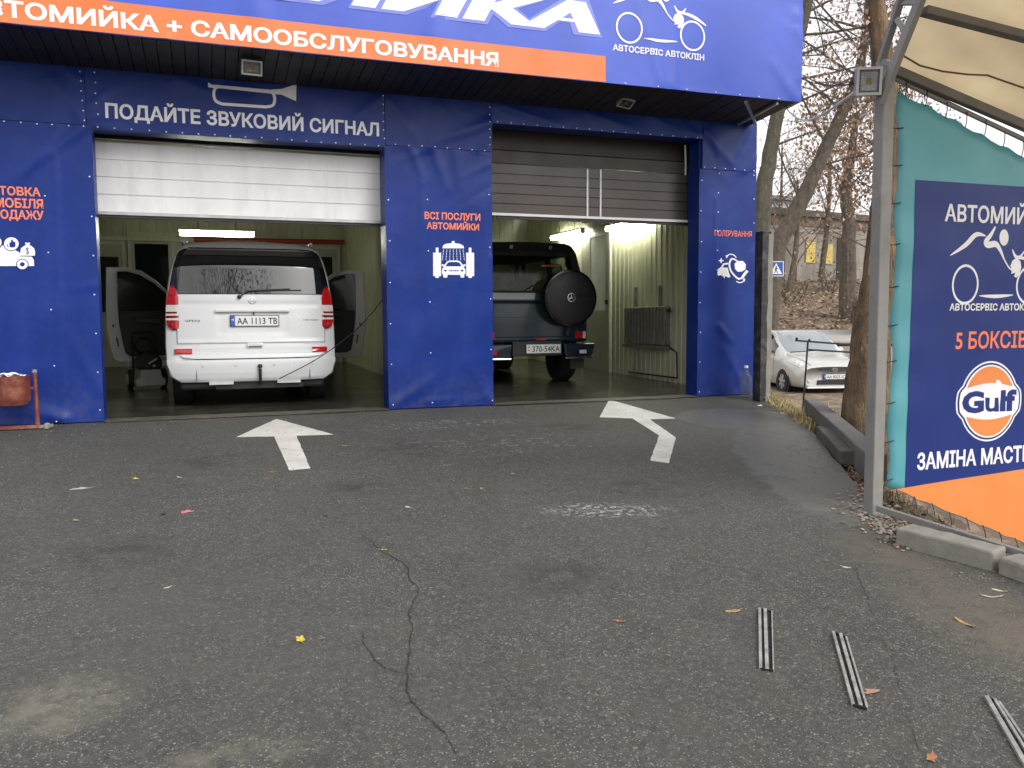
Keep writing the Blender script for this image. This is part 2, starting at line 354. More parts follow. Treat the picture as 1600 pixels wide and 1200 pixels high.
    for q, rx, ry in ((P(1400, 865), .35, .5), (P(1520, 950), .4, .6), (P(1620, 1010), .45, .5), (P(1345, 800), .3, .5)):
        add(blob(nt, v, q, rx, ry, -.2), 7, .3, .6, (.135, .115, .088), .75)
    nt.links.new(c, b.inputs['Base Color'])
    r = mathn(nt, 'SUBTRACT', rampn(nt, fine, .3, .7, .62, .85), mathn(nt, 'ADD', mathn(nt, 'MULTIPLY', wet, .30), mathn(nt, 'MULTIPLY', near, .1)))
    nt.links.new(r, b.inputs['Roughness']); b.inputs['Specular IOR Level'].default_value = .45
    bp = nn(nt, 'ShaderNodeBump'); bp.inputs['Distance'].default_value = .006
    nt.links.new(rampn(nt, wet, 0, 1, .75, .25), bp.inputs['Strength'])
    nt.links.new(mathn(nt, 'ADD', noisen(nt, v, 120, 4, .65), mathn(nt, 'MULTIPLY', vo.outputs['Distance'], .5)), bp.inputs['Height']); nt.links.new(bp.outputs[0], b.inputs['Normal'])
    return m
M_ASPH = asphalt()
mb = MB(); ys = [-60, -40, -20, -10, -6, -4, -3, -2, -1] + [i*.25 for i in range(0, 37)] + [9.19]
n = 24
rows = []
for y in ys:
    xe = edge_x(y) + (.04*noise.noise((y*2.3, 1, 0)) if y > 0 else 0)
    rows.append([Vector((-45+(xe+45)*i/n, y, lot_z(y))) for i in range(n+1)])
mb.add([p for r in rows for p in r], [(i*(n+1)+j, i*(n+1)+j+1, (i+1)*(n+1)+j+1, (i+1)*(n+1)+j) for i in range(len(ys)-1) for j in range(n)])
tag(mb.build('asphalt_lot', M_ASPH, origin=(0, 0, 0)), kind='structure')

T_TAB = [(24, -.8), (28, -.55), (31, -.1), (34, .45), (36, .75), (40, 1.6), (46, 2.75), (60, 3.3), (140, 5)]
SW = Vector((.63, .777, 0)); TW = Vector((.777, -.63, 0))
def terr(x, y):
    s = x*SW.x+y*SW.y; d = x-edge_x(y)
    base = lerp_tab(T_TAB, s)
    if y > 9.3 and d < 1: return min(base, -.12)
    return max(base, lot_z(y)-.06-.42*max(0, d)) + .05*noise.noise((x*.7, y*.7, 0))*min(1, max(0, d))
def mat_soil():
    m = bpy.data.materials.new('leaf_littered_soil'); m.use_nodes = True; nt = m.node_tree; b = nt.nodes['Principled BSDF']
    v = nn(nt, 'ShaderNodeTexCoord').outputs['Object']
    c = mixc(nt, rampn(nt, noisen(nt, v, 1.1, 6), .35, .65), (.10, .075, .05), (.2, .155, .105))
    vo = nn(nt, 'ShaderNodeTexVoronoi'); vo.inputs['Scale'].default_value = 7; nt.links.new(v, vo.inputs['Vector'])
    sp = nn(nt, 'ShaderNodeSeparateColor'); nt.links.new(vo.outputs['Color'], sp.inputs[0])
    c = mixc(nt, mathn(nt, 'MULTIPLY', mathn(nt, 'GREATER_THAN', sp.outputs[0], .45), .75), c, mixc(nt, sp.outputs[1], (.07, .045, .03), (.36, .26, .18)))
    nt.links.new(c, b.inputs['Base Color']); b.inputs['Roughness'].default_value = .95
    bp = nn(nt, 'ShaderNodeBump'); bp.inputs['Distance'].default_value = .06; bp.inputs['Strength'].default_value = .8
    nt.links.new(sp.outputs[2], bp.inputs['Height']); nt.links.new(bp.outputs[0], b.inputs['Normal'])
    return m
M_SOIL = mat_soil()
mb = MB(); NX, NY = 110, 110
gx = lambda i: 3.4+ (i/NX)**1.6*110; gy = lambda j: -12+(j/NY)*110
mb.add([Vector((gx(i), gy(j), (terr(gx(i), gy(j)) if gx(i) > edge_x(gy(j))-.3 else lot_z(gy(j))-.5))) for i in range(NX+1) for j in range(NY+1)],
       [(i*(NY+1)+j, (i+1)*(NY+1)+j, (i+1)*(NY+1)+j+1, i*(NY+1)+j+1) for i in range(NX) for j in range(NY)])
tag(mb.build('leafy_slope', M_SOIL, smooth=True, origin=(0, 0, 0)), kind='structure')
mb = MB(); mb.add([(-600, -600, -1.6), (600, -600, -1.6), (600, 900, -1.6), (-600, 900, -1.6)], [(0, 1, 2, 3)])
tag(mb.build('ground', M_SOIL, origin=(0, 0, 0)), kind='structure')
def strip(name, s0, s1, t0, t1, m, dz, ns=10, ntt=40):
    mb = MB()
    def fn(a, b):
        p = SW*(s0+(s1-s0)*a)+TW*(t0+(t1-t0)*b); return Vector((p.x, p.y, lerp_tab(T_TAB, s0+(s1-s0)*a)+dz))
    mb.grid(ns, ntt, fn); return tag(mb.build(name, m, origin=(0, 0, 0)), kind='structure')
M_ROAD = mat('pinkish_worn_road', (.24, .205, .18), rough=.9, var=.15, scale=.8, bump=.3, bscale=30)
M_PAVE = mat('pale_pavement', (.36, .345, .32), rough=.9, var=.12, scale=1.2, bump=.3, bscale=20)
strip('side_road', 23.5, 31, -8, 40, M_ROAD, .07)
strip('kerb', 31, 31.25, -8, 40, M_CONC, .17)
strip('pavement', 31.25, 33.6, -8, 40, M_PAVE, .11)

# cracks: thin dark ribbons lying in the lot surface
M_CRACK = mat('dark_crack_tar', (.022, .021, .019), rough=.95)
def crack(pts, wpx, seed):
    rnd = random.Random(seed); mb = MB(); P = spline2d(pts, 9); L = []; Rr = []
    for i, (x, y) in enumerate(P):
        q = PG(x+rnd.uniform(-2.2, 2.2), y+rnd.uniform(-1, 1)); t = i/(len(P)-1)
        wd = .0026*wpx*rnd.uniform(.25, 1.25)*min(1, 6*t+.15, 6*(1-t)+.15)
        L.append((q.x-wd/2, q.y, q.z+.0035)); Rr.append((q.x+wd/2, q.y+.001, q.z+.0035))
    n = len(L); mb.add(L+Rr, [(i, i+1, n+i+1, n+i) for i in range(n-1)])
    tag(mb.build('asphalt_crack', M_CRACK), kind='structure')
crack([(545, 822), (575, 842), (598, 862), (632, 882), (640, 905), (655, 925), (640, 955), (643, 990), (636, 1050), (640, 1090), (662, 1118), (695, 1148), (720, 1192)], 2.6, 1)
crack([(566, 985), (571, 1010), (598, 1042), (637, 1054)], 1.8, 2)
crack([(1332, 880), (1352, 925), (1364, 965)], 1.6, 3)
crack([(1380, 1000), (1393, 1030), (1410, 1085)], 1.7, 5)
crack([(1417, 1118), (1425, 1140), (1446, 1202)], 1.3, 6)
crack([(640, 955), (650, 962), (668, 963)], .9, 8)
crack([(636, 1052), (655, 1060), (690, 1058)], .9, 9)
crack([(1120, 818), (1180, 812), (1240, 800)], 1.2, 4)

# wet concrete floor of the two bays, rising a little towards the back
def floor_z(y): return .004+max(0, (y-9.3)*.011)
mb = MB()
for x0, x1 in ((-2.1, 2.75), (2.85, 6.62)):
    mb.add([(x0, 9.19, .004), (x1, 9.19, .004), (x1, 9.3, .004), (x0, 9.3, .004), (x1+.2, 18.1, floor_z(18.1)), (x0, 18.1, floor_z(18.1))], [(0, 1, 2, 3), (3, 2, 4, 5)])
tag(mb.build('bay_floor', M_FLOOR, origin=(0, 0, 0)), kind='structure')
# worn concrete sill between bay floor and asphalt
M_SILL = mat('worn_sill', (.075, .068, .05), rough=.6, var=.4, scale=6, bump=.5, bscale=30)
mb = MB()
for x0, x1 in ((-1.0, 1.86), (3.08, 5.8)):
    mb.grid(30, 3, lambda a, b: Vector((x0+(x1-x0)*a, 9.12+.3*b+.02*noise.noise((a*9, b, 2)), .009+.01*abs(noise.noise((a*14, b*2, 0))))))
tag(mb.build('threshold', M_SILL, origin=(0, 0, 0)), kind='structure')

# painted arrows
def mat_roadpaint():
    m = bpy.data.materials.new('worn_road_paint'); m.use_nodes = True; nt = m.node_tree; b = nt.nodes['Principled BSDF']
    v = nn(nt, 'ShaderNodeTexCoord').outputs['Object']
    k = mathn(nt, 'MULTIPLY', rampn(nt, noisen(nt, v, 24, 8, .75), .57, .64), .85)
    k2 = mathn(nt, 'MULTIPLY', rampn(nt, noisen(nt, v, 90, 4, .7), .55, .75), .55)
    c = mixc(nt, rampn(nt, noisen(nt, v, 3, 4), .3, .7), (.50, .485, .44), (.66, .645, .6))
    c = mixc(nt, mathn(nt, 'MAXIMUM', k, k2), c, (.11, .105, .095)); nt.links.new(c, b.inputs['Base Color']); b.inputs['Roughness'].default_value = .75
    bp = nn(nt, 'ShaderNodeBump'); bp.inputs['Distance'].default_value = .004; nt.links.new(noisen(nt, v, 110, 3), bp.inputs['Height']); nt.links.new(bp.outputs[0], b.inputs['Normal'])
    return m
M_RPAINT = mat_roadpaint()
def rough_poly(pts, step=.05, amp=.006, seed=0):
    out = []
    for i in range(len(pts)):
        a, b = Vector(pts[i]), Vector(pts[(i+1) % len(pts)]); k = max(1, int((b-a).length/step)); nrm = Vector((-(b-a).y, (b-a).x)).normalized()
        for j in range(k):
            p = a+(b-a)*j/k; p += nrm*amp*noise.noise((p.x*9, p.y*9, seed)); out.append((p.x, p.y))
    return out
def arrow(pix, label, seed):
    pts = rough_poly([tuple(PG(*p).xy) for p in pix], seed=seed); mb = MB()
    mb.prism(pts, .0005, .004, lambda a, b, d: Vector((a, b, lot_z(b)+d)))
    tag(mb.build('painted_arrow', M_RPAINT), label, 'painted arrow', 'arrows painted in front of the bays')
arrow([(432, 655), (520, 679), (463, 681), (485, 732), (452, 735), (428, 682), (370, 683)], 'straight white arrow painted on the asphalt in front of the white van', 1)
arrow([(952, 625.5), (1055, 654), (1015, 655.5), (1056, 684), (1045, 724), (1016, 720), (1030, 681), (988, 654), (937, 652)], 'bent white arrow painted on the asphalt in front of the bay with the dark off-roader', 2)

# ================================================================== THE CAR WASH
B = thing('car_wash_building', 'car wash building wrapped in blue banners with two open bays and a dark soffit', 'building', (2, 9.2, 0))
def W(mb, name, m, parent=B, **k): return mb.build(name, m, parent, world=True, **k)
for x0, x1 in ((-2.95, -1.0), (1.86, 3.08), (5.81, 6.62)):
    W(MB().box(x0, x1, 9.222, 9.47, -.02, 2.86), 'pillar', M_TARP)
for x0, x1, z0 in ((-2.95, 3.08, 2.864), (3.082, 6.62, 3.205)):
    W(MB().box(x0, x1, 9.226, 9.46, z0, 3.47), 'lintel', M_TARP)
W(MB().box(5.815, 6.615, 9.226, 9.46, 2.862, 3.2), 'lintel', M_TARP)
mb = MB(); rnd = random.Random(3)
x = -3.3
while x < 6.55:
    wd = min(.118, 6.56-x); z = rnd.uniform(0, .006); mb.add([Vector(p) for p in [(x, 8.335, 3.497+z), (x+wd-.008, 8.335, 3.497+z), (x+wd-.008, 9.2, 3.425+z), (x, 9.2, 3.425+z), (x, 8.335, 3.52+z), (x+wd-.008, 8.335, 3.52+z), (x+wd-.008, 9.2, 3.46+z), (x, 9.2, 3.46+z)]],
        [(0, 1, 2, 3), (4, 5, 6, 7), (0, 1, 5, 4), (1, 2, 6, 5), (2, 3, 7, 6), (3, 0, 4, 7)]); x += .118
W(mb, 'soffit', M_SOFFIT)
W(MB().box(-3.3, 6.56, 8.345, 9.22, 3.53, 5.2), 'fascia_frame', M_DARK)
W(MB().box(-3.3, 6.62, 9.23, 18.4, 3.5, 3.7), 'roof', M_WALLO)
for p, q in (((5.9, 8.4), (6.55, 9.1)), ((6.3, 8.35), (6.35, 9.18))):
    W(MB().bar((p[0], p[1], 3.48), (q[0], q[1], 3.42), .03), 'soffit_rail', M_STEEL)
# inner walls: ribbed metal panels
def ribwall(mb, p0, p1, z0, z1, pitch=.14, dep=.012, back=.05, side=1, zf=None):
    p0, p1 = Vector((*p0, 0)), Vector((*p1, 0)); d = p1-p0; L = d.length; d.normalize(); nrm = Vector((-d.y, d.x, 0))*side
    k = int(L/pitch); pr = []
    for i in range(k):
        a = i*pitch
        pr += [(a, 0), (a+pitch*.68, 0), (a+pitch*.76, dep), (a+pitch*.92, dep)]
    pr += [(L, 0)]; n = len(pr)
    vs = [p0+d*a+nrm*e+Vector((0, 0, z)) for z in (z0, z1) for a, e in pr]+[p0+d*a-nrm*back+Vector((0, 0, z)) for z in (z0, z1) for a in (0, L)]
    mb.add(vs, [(i, i+1, n+i+1, n+i) for i in range(n-1)]+[(2*n, 2*n+1, 2*n+3, 2*n+2)])
mb = MB(); ribwall(mb, (2.75, 18), (2.75, 9.47), 0, 3.4, side=-1); ribwall(mb, (2.85, 9.47), (2.85, 18), 0, 3.4, side=-1); W(mb, 'partition_wall', M_WALLW, recalc=False)
mb = MB(); ribwall(mb, (6.56, 9.47), (6.74, 18), 0, 3.45, pitch=.16, side=1); mb.prism([(6.60, 9.47), (6.628, 9.47), (7.0, 18.3), (6.82, 18.3)], -.2, 3.5, lambda a, b, d: Vector((a, b, d))); W(mb, 'side_wall', M_WALLW, recalc=False)
mb = MB(); ribwall(mb, (-2.0, 9.47), (-2.0, 18), 0, 3.4, side=-1); mb.box(-2.95, -2.05, 9.47, 18.3, -.2, 3.49); W(mb, 'side_wall', M_WALLW, recalc=False)
mb = MB(); ribwall(mb, (-2, 18), (2.75, 18), 0, 3.4, pitch=.3, side=-1); ribwall(mb, (2.85, 17.6), (6.79, 17.6), 0, 3.45, pitch=.3, side=-1); mb.box(-2.9, 7.0, 18.1, 18.3, -.2, 3.49); W(mb, 'back_wall', M_WALLW, recalc=False)
W(MB().box(-2.04, 2.74, 9.47, 18.05, 3.4, 3.49), 'ceiling', M_WALLW)
W(MB().box(2.86, 6.6, 9.47, 18.05, 3.455, 3.492), 'ceiling', M_WALLW)
W(MB().box(-1.98, 2.73, 17.8, 17.98, 2.52, 2.6), 'beam', M_WALLW)
W(MB().box(2.86, 6.72, 17.4, 17.58, 2.62, 2.7), 'beam', M_WALLW)
M_ZINC = mat('door_rail_steel', (.3, .3, .27), rough=.45, metal=.4)

# sectional doors
def gdoor(x0, x1, z0, z1, y, m, pitch, label):
    g = MB(); pr = []; z = z0
    while z < z1-1e-4:
        zz = min(z+pitch, z1); pr += [(y, z+.003), (y, zz-.009), (y+.012, zz-.005), (y+.012, zz)]; z = zz
    n = len(pr); g.add([Vector((xx, a, b)) for xx in (x0, x1) for a, b in pr]+[Vector((xx, y+.05, b)) for xx in (x0, x1) for b in (z0, z1)],
        [(i, i+1, n+i+1, n+i) for i in range(n-1)]+[(2*n, 2*n+1, 2*n+3, 2*n+2)])
    return tag(W(g, 'garage_door', m, recalc=False), label)
def WS(mb, name, m, parent, **k):
    mt = _XF[B.name]; mb.v = [mt @ v for v in mb.v]; return mb.build(name, m, parent, **k)
d1 = gdoor(-1.18, 2.02, 2.105, 2.80, 9.5, M_WDOOR, .174, 'white ribbed door rolled half up')
WS(MB().box(-1.18, 2.02, 9.485, 9.55, 2.075, 2.105), 'bottom_rail', M_STEEL, d1); WS(MB().box(-1.15, 1.99, 9.50, 9.54, 2.045, 2.074), 'rubber_seal', M_DARK, d1)
WS(MB().box(-1.15, 1.99, 9.49, 9.52, 2.815, 2.83), 'top_rail', M_ZINC, d1)
WS(MB().box(-1.18, 2.02, 9.6, 9.7, 2.85, 3.35), 'dark_gap_box', M_SOFFIT, d1)  # added dark box paints the shade in the gap above the door
d2 = gdoor(2.95, 5.98, 2.245, 2.82, 9.5, M_BDOOR, .115, 'brown ribbed door rolled half up')
WS(MB().box(2.95, 5.98, 9.485, 9.55, 2.215, 2.245), 'bottom_rail', M_STRIP, d2); WS(MB().box(3.25, 5.9, 9.505, 9.54, 2.18, 2.214), 'rubber_seal', M_DARK, d2)
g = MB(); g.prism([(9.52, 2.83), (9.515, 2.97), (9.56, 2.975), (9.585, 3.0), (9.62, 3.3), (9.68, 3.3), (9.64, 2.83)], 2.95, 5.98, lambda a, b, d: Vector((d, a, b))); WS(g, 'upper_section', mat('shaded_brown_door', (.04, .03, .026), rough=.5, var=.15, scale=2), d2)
for px in (918, 938.5):
    xa = PY(px, 300, 9.49).x; WS(MB().box(xa-.011, xa+.011, 9.488, 9.5, 2.248, 2.815), 'white_strip', M_STRIP, d2)
for xx, z in ((-1.1, 2.05), (1.95, 2.05), (3.0, 2.2), (5.93, 2.2)):
    W(MB().tube([(xx, 9.62, 0.02), (xx, 9.62, 2.7), (xx, 9.72, 3.0), (xx, 10.2, 3.2), (xx, 12, 3.25)], .022, 6), 'door_track', M_ZINC)
W(MB().tube([(5.76, 9.47, 3.18), (5.79, 9.5, 2.95), (5.8, 9.52, 2.8)], .012, 6), 'lift_cable', M_STRIP)

# inner doors
def idoor(corners, label, win, dark=True):
    """corners: function (a across 0..1, z) -> point, built proud of the wall by depth d"""
    fr = MB(); F = corners
    for a0, a1, z0, z1 in ((-.06, 0, 0, 1.04), (1, 1.06, 0, 1.04), (0, 1, 1.0, 1.04)): fr.prism([(a0, z0), (a1, z0), (a1, z1), (a0, z1)], 0, .05, F)
    o = W(fr, 'inner_door', mat('door_frame_white', (.55, .55, .47), rough=.35)); tag(o, label)
    lf = MB(); wa, wb, wc, wd = win
    for a0, a1, z0, z1 in ((0, wa, 0, 1), (wb, 1, 0, 1), (wa, wb, 0, wc), (wa, wb, wd, 1)): lf.prism([(a0, z0), (a1, z0), (a1, z1), (a0, z1)], .0, .034, F)
    WS(lf, 'door_leaf', M_WDOORI, o)
    g = MB(); g.prism([(wa, wc), (wb, wc), (wb, wd), (wa, wd)], .005, .02, F); WS(g, 'window_pane', M_DGLASS if dark else M_FGLASS, o)
    h = MB(); h.prism([(.93, .46), (.97, .46), (.97, .49), (.93, .49)], .034, .07, F); WS(h, 'handle', M_IRON, o)
M_WDOORI = mat('inner_door_white', (.40, .40, .34), rough=.32, var=.06, dirt=(.25, .25, .2), dirt_amt=.4)
M_DGLASS = glass('dark_glass', (.012, .013, .014), .05, 0)
M_FGLASS = mat('frosted_glass', (.72, .76, .74), rough=.12, var=.1, scale=3, spec=.7)
def onY(x0, x1, y, H, z0=.1): return lambda a, z, d: Vector((x0+(x1-x0)*a, y-d, z0+z*H))
idoor(onY(-1.36, -.62, 17.97, 2.5), 'white inner door with large dark window', (.1, .92, .47, .95))
idoor(onY(-2.0, -1.5, 17.97, 2.35), 'white inner door behind the open van door', (.15, .85, .45, .9))
idoor(onY(1.7, 2.6, 17.97, 2.35), 'white inner door right of the van', (.12, .88, .1, .93))
def onXw(y0, y1, H, z0): return lambda a, z, d: Vector((6.56+.0211*((y0+(y1-y0)*a)-9.47)-d-.012, y0+(y1-y0)*a, z0+z*H))
idoor(onXw(14.45, 13.3, 2.58, .05), 'white side door with frosted window', (.3, .88, .42, .93), dark=False)

# ------------------------------------------------------------------ banners
_riv = None
def rivet(parent, x, y, z):
    global _riv
    lx, ly, lz = _XF[parent.name] @ Vector((x, y, z))
    if _riv is None:
        _riv = MB().lathe([(.002, .008), (.0055, .007), (.008, .004), (.0085, 0)], 10, axis=(0, -1, 0)).build('rivet', M_RIVET, parent); o = _riv
        # lathe runs along -y from its own origin
    else:
        o = bpy.data.objects.new('rivet', _riv.data); COL.objects.link(o); o.parent = parent
    o.location = (lx, ly, lz)
class Tarp:
    def __init__(s, name, label, x0, x1, z0, z1, Y, m, folds=(), amp=.008, group=None, cat='banner', step=.03, ns=1.2, seed=0, cut=None):
        s.Y, s.folds, s.amp, s.ns, s.seed = Y, folds, amp, ns, seed
        rq = random.Random(int(seed)+100); s.folds = [(a, b, c, d_, am*1.35, w_) for a, b, c, d_, am, w_ in folds]
        for _ in range(int(3+4*(x1-x0)*(z1-z0))):
            xa, za = (rq.uniform(x0, x1), rq.choice((z0, z1))) if rq.random() < .6 else (rq.choice((x0, x1)), rq.uniform(z0, z1))
            L_ = rq.uniform(.12, .5); an = rq.uniform(0, 6.3); s.folds.append((xa, za, xa+L_*math.cos(an), za+L_*math.sin(an), rq.uniform(-.005, .011), rq.uniform(.018, .045)))
        s.root = thing(name, label, cat, ((x0+x1)/2, Y, z0), group=group)
        nx, nz = max(2, int((x1-x0)/step)), max(2, int((z1-z0)/step)); g = MB()
        e = lambda a, b: .004*noise.noise((a*3, b*3, seed+9))
        g.grid(nx, nz, lambda a, b: s.pt(x0+(x1-x0)*a+(e(a, b*9) if a in (0, 1) else 0), z0+(z1-z0)*b+(e(a*9, b) if b in (0, 1) else 0)))
        nfront = len(g.v); per = [i*(nz+1) for i in range(nx+1)]+[nx*(nz+1)+j for j in range(1, nz+1)]+[i*(nz+1)+nz for i in range(nx-1, -1, -1)]+[j for j in range(nz-1, 0, -1)]
        g.add([Vector((g.v[i].x, Y+.018, g.v[i].z)) for i in per], []); k = len(per)
        g.f += [(per[i], per[(i+1) % k], nfront+(i+1) % k, nfront+i) for i in range(k)]; g.mi += [0]*k
        s.sheet = g.build('sheet', m, s.root, smooth=True, world=True)
    def d(s, x, z):
        q = .010+s.amp*(noise.noise((x*s.ns+s.seed, z*s.ns*.8, s.seed))+.45*noise.noise((x*s.ns*3+s.seed, z*s.ns*2, s.seed+5)))
        for (xa, za, xb, zb, am, wd) in s.folds:
            ax, az = xb-xa, zb-za; t = max(0, min(1, ((x-xa)*ax+(z-za)*az)/(ax*ax+az*az))); dd = math.hypot(x-xa-ax*t, z-za-az*t)
            if dd < wd*3: q += am*math.exp(-(dd/wd)**2)*(.25+.75*math.sin(math.pi*min(1, t*1.02+.0)) if 0 else 1)*(1-t*.7)
        return q
    def pt(s, x, z, k=0): return Vector((x, s.Y-s.d(x, z)-(.0035+.0012*(k-1) if k else 0), z))
    def fn(s, k=1): return lambda x, z: s.pt(x, z, k)
    def px(s, sc=1, ox=0, oy=0, k=1):
        def f(a, b):
            p = PY(ox+a/sc, oy+b/sc, s.Y); return s.pt(p.x, p.z, k)
        return f
    def add(s, mb, name, m, **k): return mb.build(name, m, s.root, world=True, recalc=False)
    def riv(s, pts):
        for x, z in pts: rivet(s.root, x, s.Y-s.d(x, z)-.001, z)
    def text(s, mb, txt, pl, pr, cap, part=None, anchor='R', bold=.03, k=1, shear=0, m=0):
        """pl, pr: photo pixel of the baseline's ends; cap: photo y of the capitals' top at pl"""
        a, b = PY(*pl, s.Y), PY(*pr, s.Y); z0 = (a.z+b.z)/2; z1 = z0+PY(pl[0], cap, s.Y).z-a.z
        text_on(mb, txt, a.x, b.x, z0, z1, s.fn(k), bold, part, anchor, shear, m)
def line(x0, z0, x1, z1, n, jit=.006):
    return [(x0+(x1-x0)*i/(n-1)+random.uniform(-jit, jit), z0+(z1-z0)*i/(n-1)+random.uniform(-jit, jit)*.6) for i in range(n)]
FY = 9.2
G_B = 'blue banners riveted to the facade'
# left pillar
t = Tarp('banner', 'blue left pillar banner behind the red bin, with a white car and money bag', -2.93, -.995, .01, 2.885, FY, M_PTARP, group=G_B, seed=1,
    folds=[(-1.05, 2.87, -1.75, 2.3, .014, .05), (-1.3, 2.87, -1.75, 2.1, .012, .045), (-1.35, .05, -1.9, .3, .016, .06), (-1.35, .05, -1.75, .12, .014, .04), (-1.33, 2.6, -1.36, .1, .007, .018), (-1.0, .3, -1.3, .9, .008, .06)])
mb = MB()
t.text(mb, 'ПІДГОТОВКА', (12, 306), (64, 306), 293, part='ОВКА'); t.text(mb, 'АВТОМОБІЛЯ', (9, 325), (68, 325), 311, part='ОБІЛЯ'); t.text(mb, 'ДО ПРОДАЖУ', (1.5, 342.5), (69, 342.5), 329, part='ОДАЖУ')
t.add(mb, 'lettering', M_OTEXT)
q = lambda k: t.px(6.667, 0, 280, k)
mb = MB(); f = q(1)
poly2d(mb, [(-330, 905), (-330, 800), (-230, 780), (-120, 700), (30, 690), (90, 705), (160, 738), (215, 770), (330, 805), (355, 840), (358, 905)], f)
for cx, cy, r in ((292, 745, 62),): poly2d(mb, [(222, 720), (250, 700), (275, 684), (262, 668), (275, 659), (292, 668), (308, 659), (318, 668), (308, 684), (335, 700), (360, 722), (370, 760), (366, 798), (218, 798), (216, 760)], q(3))
m2 = MB(); poly2d(m2, ell(123, 675, 84, 76), q(2)); poly2d(m2, ell(-40, 660, 75, 70), q(2)); poly2d(m2, ell(237, 888, 66, 58), q(2)); poly2d(m2, [(212, 798), (212, 805), (368, 808), (372, 798)], q(2)); t.add(m2, 'blue_print', M_TARP)
poly2d(mb, ell(123, 675, 76, 68), q(3)); poly2d(mb, ell(-40, 660, 62, 60), q(3)); poly2d(mb, ell(237, 888, 57, 50), q(3))
t.add(mb, 'pictogram', M_WTEXT)
m3 = MB(); poly2d(m3, ell(237, 888, 25, 22), q(4)); t.add(m3, 'wheel_hub', M_TARP); m3 = MB(); poly2d(m3, [(105, 705), (102, 670), (118, 655), (122, 630), (136, 628), (140, 650), (164, 655), (166, 700), (150, 712), (118, 712)], q(4)); ribbon2d(m3, [(84, 680), (84, 695), (92, 708)], 8, q(4)); t.add(m3, 'thumb_sign', M_TARP); m3 = MB()
a = PY(275/6.667, 280+778/6.667, FY); b_ = PY(308/6.667, 280+778/6.667, FY); text_on(m3, '$', a.x, b_.x, a.z, a.z+.062, t.fn(4), 0)
t.add(m3, 'dollar_sign', M_TARP)
t.riv(line(-1.03, 2.4, -1.03, .12, 7)+line(-1.42, 2.2, -1.42, .03, 5)+line(-2.0, 2.875, -1.06, 2.87, 8))
# left upper
t = Tarp('banner', 'plain dark blue banner above the left pillar, left of the horn banner', -2.93, -1.04, 2.89, 3.43, FY, M_TARP, group=G_B, seed=2, folds=[(-1.06, 2.9, -1.3, 3.3, .012, .05)])
t.riv(line(-1.075, 3.39, -1.06, 2.93, 6))
# left header
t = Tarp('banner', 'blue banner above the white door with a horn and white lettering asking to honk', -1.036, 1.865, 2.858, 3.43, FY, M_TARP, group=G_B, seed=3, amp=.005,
    folds=[(-1.0, 2.9, -.6, 2.93, .01, .04), (-.2, 3.4, .3, 3.2, .01, .06), (1.85, 3.4, 1.4, 3.0, .009, .06), (-.9, 2.87, 1.7, 2.87, .006, .02)])
mb = MB(); t.text(mb, 'ПОДАЙТЕ ЗВУКОВИЙ СИГНАЛ', (165, 183.5), (592, 213), 161.5, bold=.03); t.add(mb, 'lettering', M_WTEXT)
mb = MB(); f = t.px()
poly2d(mb, [(325, 129), (331, 133), (345, 133.5), (425, 141), (425, 147), (345, 138.5), (331, 138), (325, 137)], f)
poly2d(mb, [(424, 140.5), (440, 139.5), (463, 132), (462.5, 158.5), (440, 148.5), (424, 147)], f)
loop = [(345, 136), (337, 138), (334, 147), (337, 158), (347, 163)]; ribbon2d(mb, spline2d(loop, 5)+[(385, 165.5), (415, 167.5)]+spline2d([(415, 167.5), (426, 165), (429, 156), (427, 147), (420, 143)], 5), 4.6, f)
t.add(mb, 'pictogram', M_WTEXT)
t.riv(line(-.94, 2.873, 1.8, 2.868, 19)+line(-.95, 3.39, -.94, 3.0, 5)+line(1.855, 3.4, 1.855, 2.95, 6))
# middle upper
t = Tarp('banner', 'plain blue banner above the middle pillar, between the two door lintels', 1.872, 3.085, 2.885, 3.43, FY, M_TARP, group=G_B, seed=4, folds=[(3.06, 3.2, 2.4, 2.95, .012, .06), (1.9, 3.4, 2.2, 3.0, .008, .05)])
t.riv(line(1.98, 2.897, 3.0, 2.893, 8)+line(3.065, 3.38, 3.06, 2.96, 6))
# middle pillar
t = Tarp('banner', 'blue banner on the middle pillar with orange lettering and a car under a shower', 1.86, 3.082, .012, 2.88, FY, M_PTARP, group=G_B, seed=5,
    folds=[(2.15, 2.86, 2.3, 2.5, .012, .04), (2.4, 2.86, 2.55, 2.45, .012, .05), (2.65, 2.86, 2.7, 2.5, .010, .05), (2.27, 2.5, 2.25, .2, .008, .02), (1.9, .05, 2.4, .35, .012, .06), (3.05, .05, 2.8, .5, .012, .07), (2.3, .08, 3.0, .1, .007, .03)])
mb = MB(); t.text(mb, 'ВСІ ПОСЛУГИ', (663, 342.5), (750, 344.5), 332); t.text(mb, 'АВТОМИЙКИ', (666, 357.5), (748, 360), 347.5); t.add(mb, 'lettering', M_OTEXT)
q = lambda k: t.px(3.53, 600, 300, k); f = q(1); mb = MB()
poly2d(mb, [(320, 311), (325, 294), (345, 285), (371, 283), (373, 271), (387, 271), (389, 283), (415, 286), (435, 295), (441, 311)], f)
for c in range(7):
    for rr in range(7): xx = 327+c*18; xx = 381+(xx-381)*(1+rr*.02); poly2d(mb, ell(xx, 320+rr*9, 2.6, 2.8, 6), f)
for x0 in (270, 452):
    poly2d(mb, [(x0+14, 307), (x0+29, 307), (x0+29, 336), (x0+14, 336)], f)
    for i in range(13): poly2d(mb, [(x0-1, 335+i*10), (x0+44, 335+i*10), (x0+44, 342+i*10), (x0+38, 345+i*10), (x0+5, 345+i*10), (x0-1, 342+i*10)], f)
    poly2d(mb, [(x0+12, 462), (x0+31, 462), (x0+31, 474), (x0+12, 474)], f)
